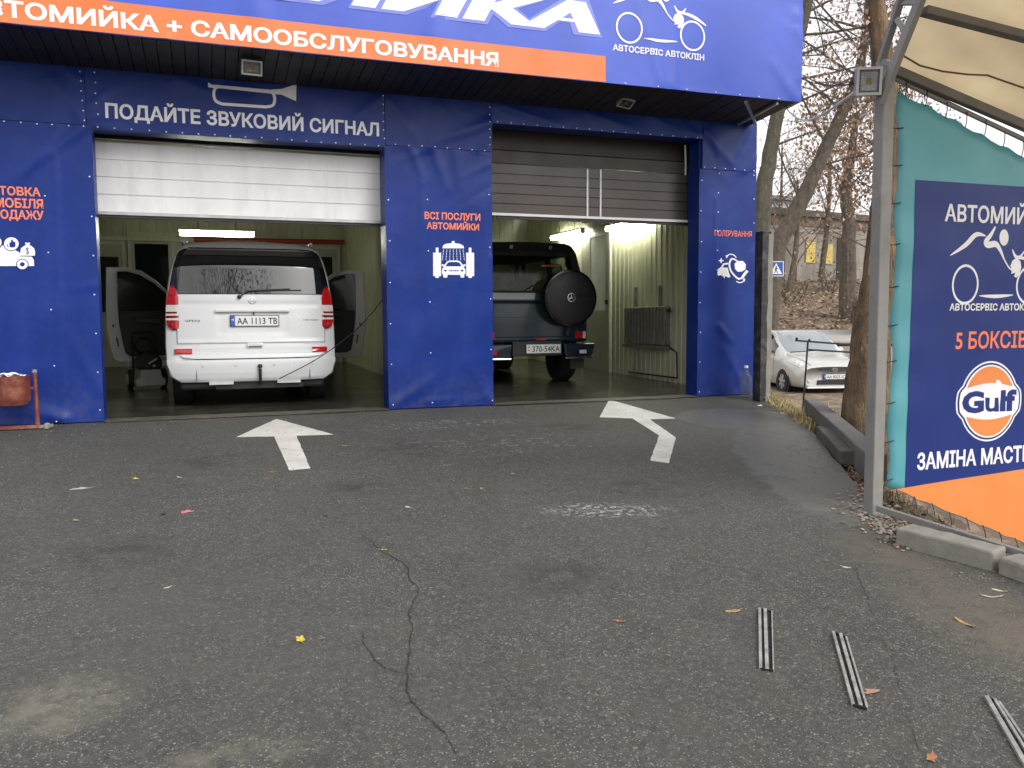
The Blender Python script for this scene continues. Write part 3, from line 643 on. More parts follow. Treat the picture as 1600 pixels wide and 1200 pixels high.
poly2d(mb, [(318, 450), (318, 428), (329, 412), (316, 408), (318, 398), (332, 402), (347, 382), (362, 378), (402, 378), (417, 382), (433, 402), (447, 398), (449, 408), (437, 412), (447, 428), (448, 450), (441, 457), (441, 472), (421, 472), (419, 457), (349, 457), (347, 472), (326, 472), (324, 457)], f)
t.add(mb, 'pictogram', M_WTEXT); m2 = MB(); f = q(2)
poly2d(m2, [(338, 410), (350, 390), (365, 386), (400, 386), (414, 390), (426, 410)], f)
for cx in (337, 429): poly2d(m2, ell(cx, 434, 8, 5, 10), f)
for i in range(5): poly2d(m2, [(358+i*11, 430), (365+i*11, 430), (365+i*11, 438), (358+i*11, 438)], f)
t.add(m2, 'blue_detail', M_TARP)
t.riv(line(1.893, 2.3, 1.9, .06, 6)+line(3.05, 2.4, 3.06, .06, 5)+line(2.33, 2.32, 2.35, .06, 5))
# right header
t = Tarp('banner', 'narrow sagging blue banner strip above the brown door', 3.088, 5.836, 3.203, 3.435, FY, M_TARP, group=G_B, seed=6, amp=.009, folds=[(3.2, 3.4, 3.9, 3.24, .014, .04), (4.3, 3.4, 4.9, 3.25, .012, .04), (5.1, 3.42, 5.7, 3.22, .016, .04), (5.8, 3.22, 5.5, 3.4, .012, .04)])
t.riv(line(3.15, 3.22, 5.75, 3.213, 17))
# right upper
t = Tarp('banner', 'plain creased blue banner at the top right corner of the facade, above the polishing banner', 5.84, 6.635, 2.845, 3.45, FY, M_TARP, group=G_B, seed=7, folds=[(5.86, 3.3, 6.3, 2.9, .016, .05), (5.9, 3.42, 6.1, 2.95, .012, .04), (6.5, 3.4, 6.25, 2.95, .01, .05)])
t.riv(line(5.87, 2.862, 6.6, 2.86, 6))
# right pillar
t = Tarp('banner', 'blue banner on the right pillar beside the black post, with polishing lettering and a polisher', 5.80, 6.64, .012, 2.84, FY, M_PTARP, group=G_B, seed=8, folds=[(6.05, 2.5, 6.02, .3, .008, .02), (6.1, .9, 6.3, .7, .012, .04), (6.55, .05, 6.2, .6, .012, .06), (6.62, 1.8, 6.4, .4, .008, .08)])
mb = MB(); t.text(mb, 'ПОЛІРУВАННЯ', (1115, 368.5), (1173.5, 370.5), 359.5, bold=.01); t.add(mb, 'lettering', M_OTEXT)
q = lambda k: t.px(3.3325, 900, 300, k); f = q(1); mb = MB()
poly2d(mb, [(822, 372), (840, 360), (866, 360), (880, 378), (878, 402), (862, 414), (838, 416), (824, 400)], f)
ribbon2d(mb, spline2d([(806, 348), (795, 372), (800, 405), (818, 432), (842, 452), (862, 446)], 5), [9]*26, f)
ribbon2d(mb, spline2d([(862, 446), (872, 430), (888, 410)], 5), [14]*11, f)
ribbon2d(mb, spline2d([(806, 348), (820, 350), (838, 362)], 5), [8]*11, f)
ribbon2d(mb, spline2d([(784, 334), (800, 324), (820, 330), (831, 342)], 5), 5, f); poly2d(mb, [(775, 332), (790, 326), (781, 347)], f)
ribbon2d(mb, spline2d([(830, 466), (848, 472), (864, 468), (870, 458)], 5), 5, f); poly2d(mb, [(862, 452), (876, 450), (874, 468)], f)
poly2d(mb, [(738, 400), (750, 392), (762, 372), (790, 368), (786, 378), (768, 380), (760, 394), (786, 394), (792, 420), (800, 442), (790, 446), (760, 432), (736, 436), (732, 420)], f)
for cx, cy in ((752, 358), (768, 436)):
    poly2d(mb, [(cx-16, cy), (cx-4, cy-4), (cx, cy-16), (cx+4, cy-4), (cx+16, cy), (cx+4, cy+4), (cx, cy+16), (cx-4, cy+4)], f)
t.add(mb, 'pictogram', M_WTEXT)
t.riv(line(5.83, 2.7, 5.835, .06, 8)+line(6.08, 2.8, 6.07, 1.6, 6)+line(6.6, 2.8, 6.61, 2.2, 3))

# ------------------------------------------------------------------ fascia
FF = 8.3
t = Tarp('fascia_banner', 'long bright blue fascia banner with orange strip and a motorcyclist emblem above both bays', -3.3, 6.585, 3.5, 5.2, FF, M_FTARP, seed=11, amp=.008, step=.05, ns=.8,
    folds=[(4.75, 3.55, 4.4, 4.5, .012, .05), (4.9, 3.55, 4.85, 4.3, .010, .04), (6.5, 3.55, 6.2, 3.9, .016, .06), (6.52, 4.9, 6.5, 3.6, .012, .05), (0.5, 3.8, .5, 4.6, .010, .12), (2.2, 3.8, 2.3, 4.6, .010, .12), (-.8, 3.8, -.8, 4.6, .01, .12)])
def logo(mb, fx, fy, fn):
    """fx, fy: local units (hub distance 1, y up) to plane coordinates"""
    F = lambda a, b: fn(fx(a), fy(b))
    ring2d(mb, 0, 0, .205, .205, .026, F); ring2d(mb, 1, 0, .205, .205, .026, F)
    ribbon2d(mb, spline2d([(-.25, .29), (-.02, .40), (.14, .51), (.29, .50)], 6), [.006+.05*math.sin(math.pi*i/18) for i in range(19)], F)
    ribbon2d(mb, spline2d([(.43, .60), (.37, .52), (.29, .44), (.33, .41), (.44, .42), (.51, .36), (.58, .26), (.66, .18), (.73, .15)], 5), [.018+.05*math.sin(math.pi*min(1, i/30)) for i in range(41)], F)
    poly2d(mb, ell(.565, .49, .07, .085, 20), F)
    poly2d(mb, [(.68, .20), (.71, .255), (.77, .28), (.84, .25), (.86, .185), (.84, .12), (.79, .075), (.75, .09), (.77, .13), (.70, .115), (.71, .155)], F)
    ribbon2d(mb, spline2d([(.70, .37), (.74, .31), (.79, .285), (.84, .30), (.89, .355)], 5), [.012+.03*math.sin(math.pi*i/20) for i in range(21)], F)
    ribbon2d(mb, spline2d([(.80, .285), (.94, .275), (1.08, .23), (1.22, .16)], 5), [.015+.03*math.sin(math.pi*i/15) for i in range(16)], F)
    ribbon2d(mb, spline2d([(.22, -.115), (.49, -.12), (.76, -.105)], 6), [.004+.034*math.sin(math.pi*i/12) for i in range(13)], F)
mb = MB(); xr_ = PY(945, 130, FF).x
mb.grid(90, 4, lambda a, b: t.pt(-3.28+(xr_+3.28)*a, 3.504+(3.772-3.504)*b, 1)); t.add(mb, 'orange_strip', M_ORANGE)
mb = MB(); t.text(mb, 'АВТОМИЙКА + САМООБСЛУГОВУВАННЯ', (8, 26), (778, 104.5), 1.5, part='ТОМИЙКА + САМООБСЛУГОВУВАННЯ', bold=.034, k=3); t.add(mb, 'lettering', M_WTEXT)
mb = MB(); t.text(mb, 'АВТОСЕРВІС АВТОКЛІН', (956, 79), (1099, 95.5), 69.5, k=2, bold=.03); t.add(mb, 'lettering', M_WTEXT)
a, b_ = PY(982, 44, FF), PY(1081, 57, FF); u_ = b_.x-a.x
mb = MB(); logo(mb, lambda v: a.x+v*u_, lambda v: (a.z+b_.z)/2+v*u_*1.02, t.fn(2)); t.add(mb, 'emblem', M_WTEXT)
mb = MB(); t.text(mb, 'АВТОМИЙКА', (597, 12), (938, 51), -33, part='ИКА', bold=.06, k=3, shear=.55)
t.add(mb, 'lettering', M_WTEXT)
mb = MB(); t.text(mb, 'АВТОМИЙКА', (593, 13.5), (943, 53.5), -36, part='ИКА', bold=.1, k=1, shear=.55); t.add(mb, 'letter_glow', M_GLOW)
t.riv([(PY(px, py, FF).x, 3.512) for px, py in ((976, 130), (1027, 136), (1072, 140), (1117, 145), (1155, 149), (1185, 152), (1215, 155))])

# ================================================================== LAMPS AND FITTINGS
def tube_lamp(p0, p1, label):
    p0, p1 = Vector(p0), Vector(p1); c = (p0+p1)/2
    t = thing('fluorescent_lamp', label, 'lamp', c, group='fluorescent lamps in the wash bays'); d = (p1-p0)/2; e = d.normalized()
    MB().bar(-d*1.04+Vector((0, 0, .05)), d*1.04+Vector((0, 0, .05)), .11, .035).build('lamp_housing', M_LAMPB, t, bevel=.01)
    MB().tube([-d*.99, -d*.97, d*.97, d*.99], [.03, .048, .048, .03], 14).build('lamp_tube', M_LAMP, t, smooth=True)
    for k in (-1, 1): MB().tube([d*k*.99, d*k*1.03], .05, 12).build('end_cap', M_LAMPB, t, smooth=True)
    MB().tube([d*.5+Vector((0, 0, .06)), d*.5+Vector((0, 0, 3.4-c.z))], .006, 5).build('hanger', M_IRON, t); MB().tube([-d*.5+Vector((0, 0, .06)), -d*.5+Vector((0, 0, 3.4-c.z))], .006, 5).build('hanger', M_IRON, t)
a = PY(280, 363, 14); b_ = PY(397, 364.5, 14); tube_lamp(a, (b_.x, 14, a.z), 'lit fluorescent lamp above the white van')
lz = 2.60
a = PX(863, 373, 6.5); b_ = PX(910, 361, 6.5); tube_lamp((6.5, a.y, lz-.02), (6.5, b_.y, lz-.02), 'lit fluorescent lamp above the dark off-roader, the farther of the two')
a = PX(949, 357, 6.5); tube_lamp((6.5, a.y, 2.52), (6.5, a.y-1.45, 2.52), 'lit fluorescent lamp beside the frosted side door, just under the brown shutter')

def floodlight(loc, rot, w_, h_, label, arm):
    t = thing('floodlight', label, 'floodlight', loc, rot=rot, group='floodlights')
    g = MB(); hw, hh = w_/2, h_/2; fr = .016
    g.box(-hw, hw, 0, .05, -hh, hh); g.build('housing', M_LHOUS, t, bevel=.006)
    g = MB()
    for x0, x1, z0, z1 in ((-hw, hw, hh-fr, hh), (-hw, hw, -hh, -hh+fr), (-hw, -hw+fr, -hh+fr, hh-fr), (hw-fr, hw, -hh+fr, hh-fr)): g.box(x0, x1, -.012, -.001, z0, z1)
    g.build('bezel', M_LHOUS, t)
    g = MB(); i0, i1, j0, j1 = -hw+fr+.012, hw-fr-.012, -hh+fr+.012, hh-fr-.012; k = .35
    vs = [(i0, -.001, j0), (i1, -.001, j0), (i1, -.001, j1), (i0, -.001, j1)]+[(i0*k, .0-.0005+.02*0, j0*k), (i1*k, -.0005, j0*k), (i1*k, -.0005, j1*k), (i0*k, -.0005, j1*k)]
    vs = [(x, y-.002 if n < 4 else y-.0015, z) for n, (x, y, z) in enumerate(vs)]
    g.add(vs, [(0, 1, 5, 4), (1, 2, 6, 5), (2, 3, 7, 6), (3, 0, 4, 7)]); g.build('reflector', M_REFL, t, recalc=False)
    MB().box(i0*k, i1*k, -.004, -.0015, j0*k, j1*k).build('led_chip', M_LED, t)
    MB().box(-hw+fr, hw-fr, -.0095, -.0065, -hh+fr, hh-fr).build('glass', M_LGLASS, t)
    g = MB()
    for k in range(7): g.box(-hw+.02+k*(w_-.05)/6.5, -hw+.025+k*(w_-.05)/6.5, .051, .08, -hh+.02, hh-.02)
    g.build('cooling_fins', M_LHOUS, t)
    g = MB(); g.bar((-hw-.012, .03, 0), (-hw-.012, .03+arm[1], arm[2]), .006, .025); g.bar((hw+.012, .03, 0), (hw+.012, .03+arm[1], arm[2]), .006, .025); g.bar((-hw-.015, .03+arm[1], arm[2]), (hw+.015, .03+arm[1], arm[2]), .025, .006); g.build('bracket', M_IRON, t)
c = PY(393.5, 106, 8.55); floodlight(c, (math.radians(14), 0, math.radians(6)), .19, .135, 'small grey floodlight under the dark soffit above the horn banner', (0, .06, .12))
c = PY(978, 161, 8.75); floodlight(c, (math.radians(62), math.radians(8), 0), .17, .14, 'small grey floodlight tilted down under the soffit above the brown door', (0, -.01, .07))

# radiator on the right bay wall
RX = 6.61
t = thing('radiator', 'grey ribbed radiator with two pipes hanging on the side wall of the right bay', 'radiator', (6.6, 12.1, .55))
ra, rb = PX(977, 484, RX-.1), PX(1041, 545, RX-.1); M_RAD = mat('grey_radiator_paint', (.19, .185, .16), rough=.5, var=.2, scale=7, dirt=(.08, .075, .06), dirt_amt=.6, dscale=6)
y0, y1 = rb.y, ra.y; z0, z1 = .58, 1.17
g = MB(); k = 13
for i in range(k):
    yy = y0+(y1-y0)*(i+.5)/k; hw = (y1-y0)/k*.36
    g.prism([(yy-hw, z0), (yy+hw, z0), (yy+hw, z1), (yy-hw, z1)], RX-.13, RX-.02, lambda a, b, d: Vector((d, a, b)))
g.build('fins', M_RAD, t, world=True, bevel=.012)
g = MB(); g.box(RX-.11, RX-.04, y0-.02, y1+.02, z0+.03, z0+.08); g.box(RX-.11, RX-.04, y0-.02, y1+.02, z1-.08, z1-.03); g.box(RX-.16, RX-.0, y0, y1, z0-.06, z0-.012); g.build('header_pipe', M_RAD, t, world=True)
for px in (993.5, 1031.5):
    q = PX(px, 470, RX-.05); MB().tube([(RX-.05, q.y, z1-.05), (RX-.05, q.y, z1+.32)], .028, 8).build('pipe', M_RAD, t, world=True, smooth=True)
MB().tube([(RX-.08, y0-.02, z1-.06), (RX-.1, y0-.07, z1-.06)], .03, 8).build('valve', M_IRON, t, world=True)
MB().tube([(RX-.04, y0+.1, z0), (RX-.04, y0-.2, z0-.1), (RX-.04, y0-.22, .1), (RX-.04, y1, .1)], .012, 6).build('pipe', M_IRON, t, world=True)
# red pipe along the back wall
tag(MB().tube([(-.2, 17.7, 2.56), (2.7, 17.7, 2.58)], .05, 10).build('red_pipe', mat('red_pipe_paint', (.35, .03, .03), rough=.4), smooth=True), 'red pipe running along the back wall above the white van', 'pipe')

# pressure washer beside the van
c = PZ(231, 612, .02)
t = thing('pressure_washer', 'grey and black wheeled pressure washer on the wet floor left of the white van', 'pressure washer', (c.x, 12.9, .035), .25)
M_PWG = mat('grey_washer_plastic', (.48, .48, .46), rough=.45)
g = MB(); g.prism([(-.19, .05), (.19, .05), (.2, .14), (.15, .17), (.13, .28), (-.13, .28), (-.15, .17), (-.2, .14)], -.16, .1, lambda a, b, d: Vector((a, d, b))); g.build('base', M_PWG, t, bevel=.015)
g = MB(); g.prism([(-.16, .281), (.16, .281), (.17, .42), (.1, .5), (-.06, .52), (-.16, .4)], -.12, .2, lambda a, b, d: Vector((a, d, b))); g.build('motor_cover', M_DARK, t, bevel=.03)
for sx in (-1, 1):
    o = MB().lathe([(.03, -.035), (.12, -.035), (.14, -.02), (.14, .02), (.12, .035), (.03, .035)], 20, (sx*.22, .12, .14), (1, 0, 0)).build('wheel', M_RUBBER, t, smooth=True)
    MB().lathe([(.02, -.04), (.08, -.038), (.08, .038), (.02, .04)], 16, (sx*.225, .12, .14), (1, 0, 0)).build('rim', M_PWG, o, smooth=True)
MB().tube([(-.16, .18, .2), (-.16, .24, .75), (-.13, .25, .8), (.13, .25, .8), (.16, .24, .75), (.16, .18, .2)], .014, 8).build('handle', M_IRON, t, smooth=True)
g = MB(); pts = [(.16+.11*math.cos(i*.5), .0+.0*i, .62+.11*math.sin(i*.5)-i*.001) for i in range(26)]; g.tube([(p[0]-.16, p[1]+.27+.002*i, p[2]) for i, p in enumerate(pts)], .012, 6); g.build('hose', M_DARK, t, smooth=True)
MB().tube([(-.02, -.12, .36), (.09, -.14, .43)], .012, 8).build('lance', M_STRIP, t, smooth=True); MB().lathe([(.0, 0), (.02, 0), (.02, .012), (0, .012)], 12, (.05, -.13, .33), (0, -1, 0)).build('dial', M_STRIP, t)

# ================================================================== VEHICLES
M_VWHITE = mat('white_car_paint', (.60, .61, .62), rough=.25, var=.02, scale=3, spec=.5, coat=.6, dirt=(.5, .49, .45), dirt_amt=.25, dscale=3)
M_GAP = mat('panel_gap', (.05, .05, .05), rough=.7)
M_CGLASS = glass('tinted_rear_glass', (.006, .007, .008), .02, 0); M_CGLASS.node_tree.nodes['Principled BSDF'].inputs['Specular IOR Level'].default_value = .95
M_GLOSS = mat('gloss_black', (.008, .008, .009), rough=.12, var=.1)
M_RED = mat('red_lens', (.42, .008, .012), rough=.08, var=.15, scale=40, spec=.7, coat=.5)
M_DRED = mat('dark_red_lens', (.20, .004, .006), rough=.1, var=.2, scale=60, coat=.5)
M_CLEAR = mat('clear_lens', (.62, .58, .56), rough=.12, var=.25, scale=60, spec=.8, coat=.5)
M_CHROME = mat('chrome', (.75, .75, .76), rough=.12, metal=1, var=.05)
M_PLATE = mat('number_plate_white', (.66, .67, .67), rough=.4, var=.03)
M_PBLUE = mat('plate_blue', (.02, .1, .45), rough=.4); M_PYEL = mat('plate_yellow', (.75, .6, .05), rough=.4); M_PRED = mat('plate_red', (.5, .03, .03), rough=.4)
M_INK = mat('plate_black', (.015, .015, .016), rough=.5)
def star(mb, cx, cz, r, fn):
    ring2d(mb, cx, cz, r, r, r*.11, fn, 28)
    for k in range(3):
        a = math.pi/2+k*2*math.pi/3; a1, a2 = a+math.pi/2, a-math.pi/2; w_ = r*.13
        mb.add([fn(cx+w_*math.cos(a1), cz+w_*math.sin(a1)), fn(cx+w_*math.cos(a2), cz+w_*math.sin(a2)), fn(cx+r*.93*math.cos(a), cz+r*.93*math.sin(a))], [(0, 1, 2)])
def plate(parent, cx, cz, y, w_, h_, txt, blue=True, fnrot=None):
    P = (fnrot or (lambda x, yy, z: Vector((x, yy, z))))
    B3 = lambda x0, x1, ya, yb, za, zb: MB().prism([(x0, za), (x1, za), (x1, zb), (x0, zb)], ya, yb, lambda a, b, d: P(a, d, b))
    o = B3(cx-w_/2-.008, cx+w_/2+.008, y-.004, y+.012, cz-h_/2-.008, cz+h_/2+.008).build('number_plate', M_DARK, parent)
    B3(cx-w_/2, cx+w_/2, y-.008, y-.0041, cz-h_/2, cz+h_/2).build('plate_face', M_PLATE, o)
    F = lambda a, b: P(a, y-.0095, b)
    left = cx-w_/2
    if blue:
        B3(left, left+.045*w_/.52, y-.0092, y-.0081, cz-h_/2, cz+h_/2).build('plate_band', M_PBLUE, o)
        g = MB(); poly2d(g, [(left+.01, cz+.005), (left+.034, cz+.005), (left+.034, cz+.02), (left+.01, cz+.02)], F); g.build('plate_flag', M_PYEL, o)
        left += .055*w_/.52
    else:
        g = MB()
        for zz in (-.025, .02): poly2d(g, [(left+.02, cz+zz), (left+.05, cz+zz), (left+.05, cz+zz+.014), (left+.02, cz+zz+.014)], F)
        g.build('plate_flag', M_PRED, o); left += .075
    g = MB(); text_on(g, txt, left+.012, cx+w_/2-.012, cz-h_*.34, cz+h_*.33, F, .012); g.build('plate_text', M_INK, o, recalc=False)
    return o
def wheel(parent, x, y, r, w_, rim_m, spokes=5, name='wheel'):
    o = MB().lathe([(r*.02, -w_*.05), (r*.6, -w_*.12), (r*.6, -w_/2), (r*.93, -w_/2), (r, -w_*.36), (r, w_*.36), (r*.93, w_/2), (r*.6, w_/2), (r*.6, w_*.12), (r*.02, w_*.05)], 32, (x, y, r), (1, 0, 0)).build(name, M_RUBBER, parent, smooth=True)
    g = MB(); s = 1 if x > 0 else -1
    g.lathe([(r*.61, -w_*.3), (r*.64, -w_*.42), (r*.58, -w_*.40), (r*.55, -w_*.2)], 28, (x, y, r), (-s, 0, 0))
    for k in range(spokes):
        a = 2*math.pi*k/spokes+.3; d = Vector((0, math.cos(a), math.sin(a))); c0 = Vector((x+s*w_*.4, y, r)); g.bar(c0+d*.03, c0+d*r*.58, r*.2, .03, up=(1, 0, 0))
    g.lathe([(.0, 0), (r*.17, 0), (r*.15, .03), (0, .035)], 16, (x+s*w_*.38, y, r), (s, 0, 0))
    g.build('rim', rim_m, o, smooth=True)
    return o

# ---------------------------------------------------------------- white van
van = thing('van', 'white minivan with both front doors open, parked rear-on in the left bay', 'van', (.487, 10.02, .009))
VB = [(.28, .05), (.33, .015), (.40, 0), (.54, 0), (.60, .012), (.635, .045), (1.0, .05), (1.28, .065), (1.6, .125), (1.80, .185), (1.86, .23), (1.92, .34)]
def vs_(x, z): return lerp_tab(VB, z)+.13*(abs(x)/.95)**2.8
HALF = [(0, .285), (.45, .285), (.80, .29), (.905, .36), (.938, .50), (.945, .72), (.938, .95), (.925, 1.15), (.91, 1.30), (.88, 1.50), (.835, 1.68), (.78, 1.80), (.69, 1.862), (.48, 1.89), (.2, 1.905), (0, 1.91)]
OUT = HALF+[(-x, z) for x, z in HALF[::-1][1:-1]]
nO = len(OUT)
rings = []
for k in (.02, .25, .5, .72, .88, .955, .985):
    rings.append([Vector((x*k, vs_(x*k, .95+(z-.95)*k)+(.0 if k < .98 else .004), .95+(z-.95)*k)) for x, z in OUT])
rings.append([Vector((x, vs_(x, z)+.045, z)) for x, z in OUT])
for y, cap, wk in ((.45, 9, 1), (1.2, 9, 1.005), (2.4, 9, 1.0), (3.2, 1.87, .995), (3.6, 1.66, .985), (4.0, 1.36, .97), (4.35, 1.12, .95), (4.7, .98, .88), (4.86, .8, .74)):
    rings.append([Vector((x*wk*(1 if z < cap else .96), y, min(z, cap) if z < cap else cap-.02*(abs(x)))) for x, z in OUT])
g = MB(); g.add([p for r in rings for p in r], [(i*nO+j, i*nO+(j+1) % nO, (i+1)*nO+(j+1) % nO, (i+1)*nO+j) for i in range(len(rings)-1) for j in range(nO)])
g.f += [tuple(range(nO)), tuple((len(rings)-1)*nO+j for j in range(nO))]; g.mi += [0, 0]
body = g.build('body', M_VWHITE, van, smooth=True)
def vpatch(zs, Lf, Rf, off, nx=10, th=.02, surf=vs_):
    g = MB(); n = len(zs)
    rows = [[(Lf(z)+(Rf(z)-Lf(z))*i/nx, z) for i in range(nx+1)] for z in zs]
    g.add([Vector((x, surf(x, z)-off, z)) for r in rows for x, z in r], [(i*(nx+1)+j, i*(nx+1)+j+1, (i+1)*(nx+1)+j+1, (i+1)*(nx+1)+j) for i in range(n-1) for j in range(nx)])
    per = list(range(nx+1))+[i*(nx+1)+nx for i in range(1, n)]+[(n-1)*(nx+1)+i for i in range(nx-1, -1, -1)]+[i*(nx+1) for i in range(n-2, 0, -1)]
    b0 = len(g.v); g.add([g.v[i]+Vector((0, off+th, 0)) for i in per], []); k = len(per)
    g.f += [(per[i], per[(i+1) % k], b0+(i+1) % k, b0+i) for i in range(k)]; g.mi += [0]*k
    return g
zr = lambda a, b, n: [a+(b-a)*i/n for i in range(n+1)]
tabf = lambda t: (lambda z: lerp_tab(t, z)); negf = lambda t: (lambda z: -lerp_tab(t, z))
# tailgate: proud of a dark gap strip
TG = [(.56, .62), (.575, .74), (.60, .785), (.66, .805), (.8, .81), (1.27, .80), (1.28, .80)]
TGg = [(z, x+.008) for z, x in TG]
vpatch(zr(.553, 1.285, 24), negf(TGg), tabf(TGg), .003, 24).build('tailgate_gap', M_GAP, van, smooth=True)
def tgsurf(x, z):   # outer skin of the tailgate
    # number-plate recess and fold lines
    q = vs_(x, z); rx = max(0, min(1, (.40-abs(x))/.035)); rz = max(0, min(1, (1.085-z)/.02))*max(0, min(1, (z-.80)/.05)); q += .010*rx*rz
    q -= .010*math.exp(-((z-.745)/.02)**2)-.008*math.exp(-((z-.72)/.015)**2)
    q += .006*math.exp(-((z-1.17)/.03)**2)*(abs(x) < .75)
    return q
tailgate = vpatch(zr(.562, 1.283, 40), negf(TG), tabf(TG), .018, 50, surf=tgsurf).build('tailgate', M_VWHITE, van, smooth=True)
# bumper
BW = [(.30, .78), (.36, .87), (.5, .925), (.62, .93), (.69, .935)]
def bsurf(x, z): return vs_(x, z)-.012*math.exp(-((z-.50)/.09)**2)
vpatch(zr(.298, .548, 14), negf(BW), tabf(BW), .017, 36, surf=bsurf).build('bumper', M_VWHITE, van, smooth=True)
for s in (-1, 1): MB().box(s*.62-.002, s*.62+.002, bsurf(.62, .42)-.0185, bsurf(.62, .42), .31, .545).build('bumper_seam', M_GAP, van)
for x in (-.62+.07, -.2, .22, .66): MB().lathe([(0, 0), (.017, 0), (.016, .004), (0, .005)], 14, (x, bsurf(x, .49)-.017, .485), (0, -1, 0)).build('parking_sensor', mat('sensor_grey', (.5, .5, .5), rough=.4), van)
# black glass surround, rear window
GS = [(1.285, .885), (1.4, .872), (1.6, .83), (1.74, .785), (1.79, .745), (1.805, .69)]
vpatch(zr(1.286, 1.80, 20), negf(GS), tabf(GS), .008, 30).build('window_surround', M_GLOSS, van, smooth=True)
RW = [(1.29, .785), (1.5, .77), (1.68, .745), (1.73, .735)]
vpatch(zr(1.293, 1.715, 14), negf(RW), tabf(RW), .013, 30).build('rear_window', M_CGLASS, van, smooth=True)
vpatch(zr(1.728, 1.812, 6), negf([(1.72, .74), (1.81, .66)]), tabf([(1.72, .74), (1.81, .66)]), .02, 24, surf=lambda x, z: vs_(x, z)-.03*max(0, (z-1.728)/.084)).build('spoiler', M_GLOSS, van, smooth=True)
for s in (-1, 1): vpatch(zr(1.30, 1.72, 8), (lambda z: -lerp_tab(GS, z)+.012) if s < 0 else (lambda z: lerp_tab(RW, z)+.02), (lambda z: -lerp_tab(RW, z)-.02) if s < 0 else (lambda z: lerp_tab(GS, z)-.012), .011, 3).build('side_rear_pane', M_CGLASS, van, smooth=True)
# tail lights
LI = [(.885, .80), (.93, .785), (1.26, .785), (1.33, .805), (1.385, .835)]; LO = [(.885, .86), (.92, .905), (1.0, .925), (1.15, .918), (1.30, .893), (1.385, .868)]
def strip_(za, zb, s, m, off, name, par):
    a_, b_ = tabf(LI), tabf(LO)
    g = vpatch(zr(za, zb, 6), a_ if s > 0 else (lambda z: -b_(z)), b_ if s > 0 else (lambda z: -a_(z)), off, 5); return g.build(name, m, par, smooth=True)
for s in (-1, 1):
    tl = strip_(.886, 1.384, s, M_DRED, .016, 'tail_light', van)
    for za, zb, m in ((.90, .99, M_RED), (.995, 1.018, M_CLEAR), (1.026, 1.042, M_DRED), (1.046, 1.068, M_CLEAR), (1.09, 1.165, M_CLEAR), (1.17, 1.27, M_RED), (1.275, 1.36, M_RED)): strip_(za, zb, s, m, .022, 'lens', tl)
    MB().lathe([(0, 0), (.028, 0), (.02, .006), (0, .006)], 14, (s*.855, vs_(.855, .945)-.022, .945), (0, -1, 0)).build('bulb_lens', M_DRED, tl)
    x0, x1 = (.66, .835) if s > 0 else (-.835, -.66)
    vpatch([.62, .64, .665, .675], lambda z: x0+(.0 if s > 0 else -.01)+.02*(z-.62)*0, lambda z: x1, .036, 6).build('reflector', M_RED, van, smooth=True)
plate(van, .02, .985, tgsurf(0, .97)-.032, .52, .113, 'AA 1113 TB')
g = MB(); g.prism([(-.41, 1.083), (-.40, 1.115), (.40, 1.115), (.41, 1.083)], 0, .05, lambda a, b, d: Vector((a, vs_(a, 1.1)-.05+d, b))); g.build('plate_light_strip', M_VWHITE, van, bevel=.008)
MB().box(.005, .017, vs_(0, 1.05)-.04, vs_(0, 1.05), 1.045, 1.085).build('plate_light', M_DARK, van)
F = lambda off: (lambda a, b: Vector((a, tgsurf(a, b)-off-.007, b)))
g = MB(); star(g, .0, 1.215, .043, F(.016)); g.build('emblem', M_CHROME, van)
MB().lathe([(0, 0), (.036, 0), (.034, .003), (0, .004)], 24, (0, tgsurf(0, 1.215)-.018, 1.215), (0, -1, 0)).build('emblem_base', M_VWHITE, van, smooth=True)
g = MB(); text_on(g, 'VITO', -.73, -.565, .975, 1.0, F(.014), .03); text_on(g, '120 CDI', .565, .73, .983, 1.0, F(.014), .02); g.build('badge', mat('dull_badge', (.22, .22, .23), rough=.35, metal=.5), van)
g = MB(); g.prism([(-.07, .685), (.1, .685), (.105, .72), (.08, .735), (-.06, .735), (-.075, .72)], 0, .03, lambda a, b, d: Vector((a, vs_(a, b)-.046+d, b))); h = g.build('latch_handle', M_VWHITE, van, bevel=.008)
MB().box(-.055, .085, vs_(0, .69)-.0475, vs_(0, .69)-.04, .69, .70).build('latch_slot', M_GAP, h)
g = MB(); g.lathe([(.0, 0), (.026, 0), (.022, .03), (0, .035)], 14, (-.14, vs_(.14, 1.25)-.012, 1.255), (0, -1, 0)); g.bar((-.14, vs_(.14, 1.25)-.04, 1.255), (-.05, vs_(0, 1.33)-.045, 1.325), .022, .014); g.bar((-.05, vs_(0, 1.33)-.045, 1.325), (.42, vs_(.4, 1.36)-.03, 1.35), .016, .012); g.bar((.0, vs_(0, 1.33)-.026, 1.325), (.55, vs_(.55, 1.35)-.026, 1.335), .008, .014); g.build('rear_wiper', M_DARK, van)
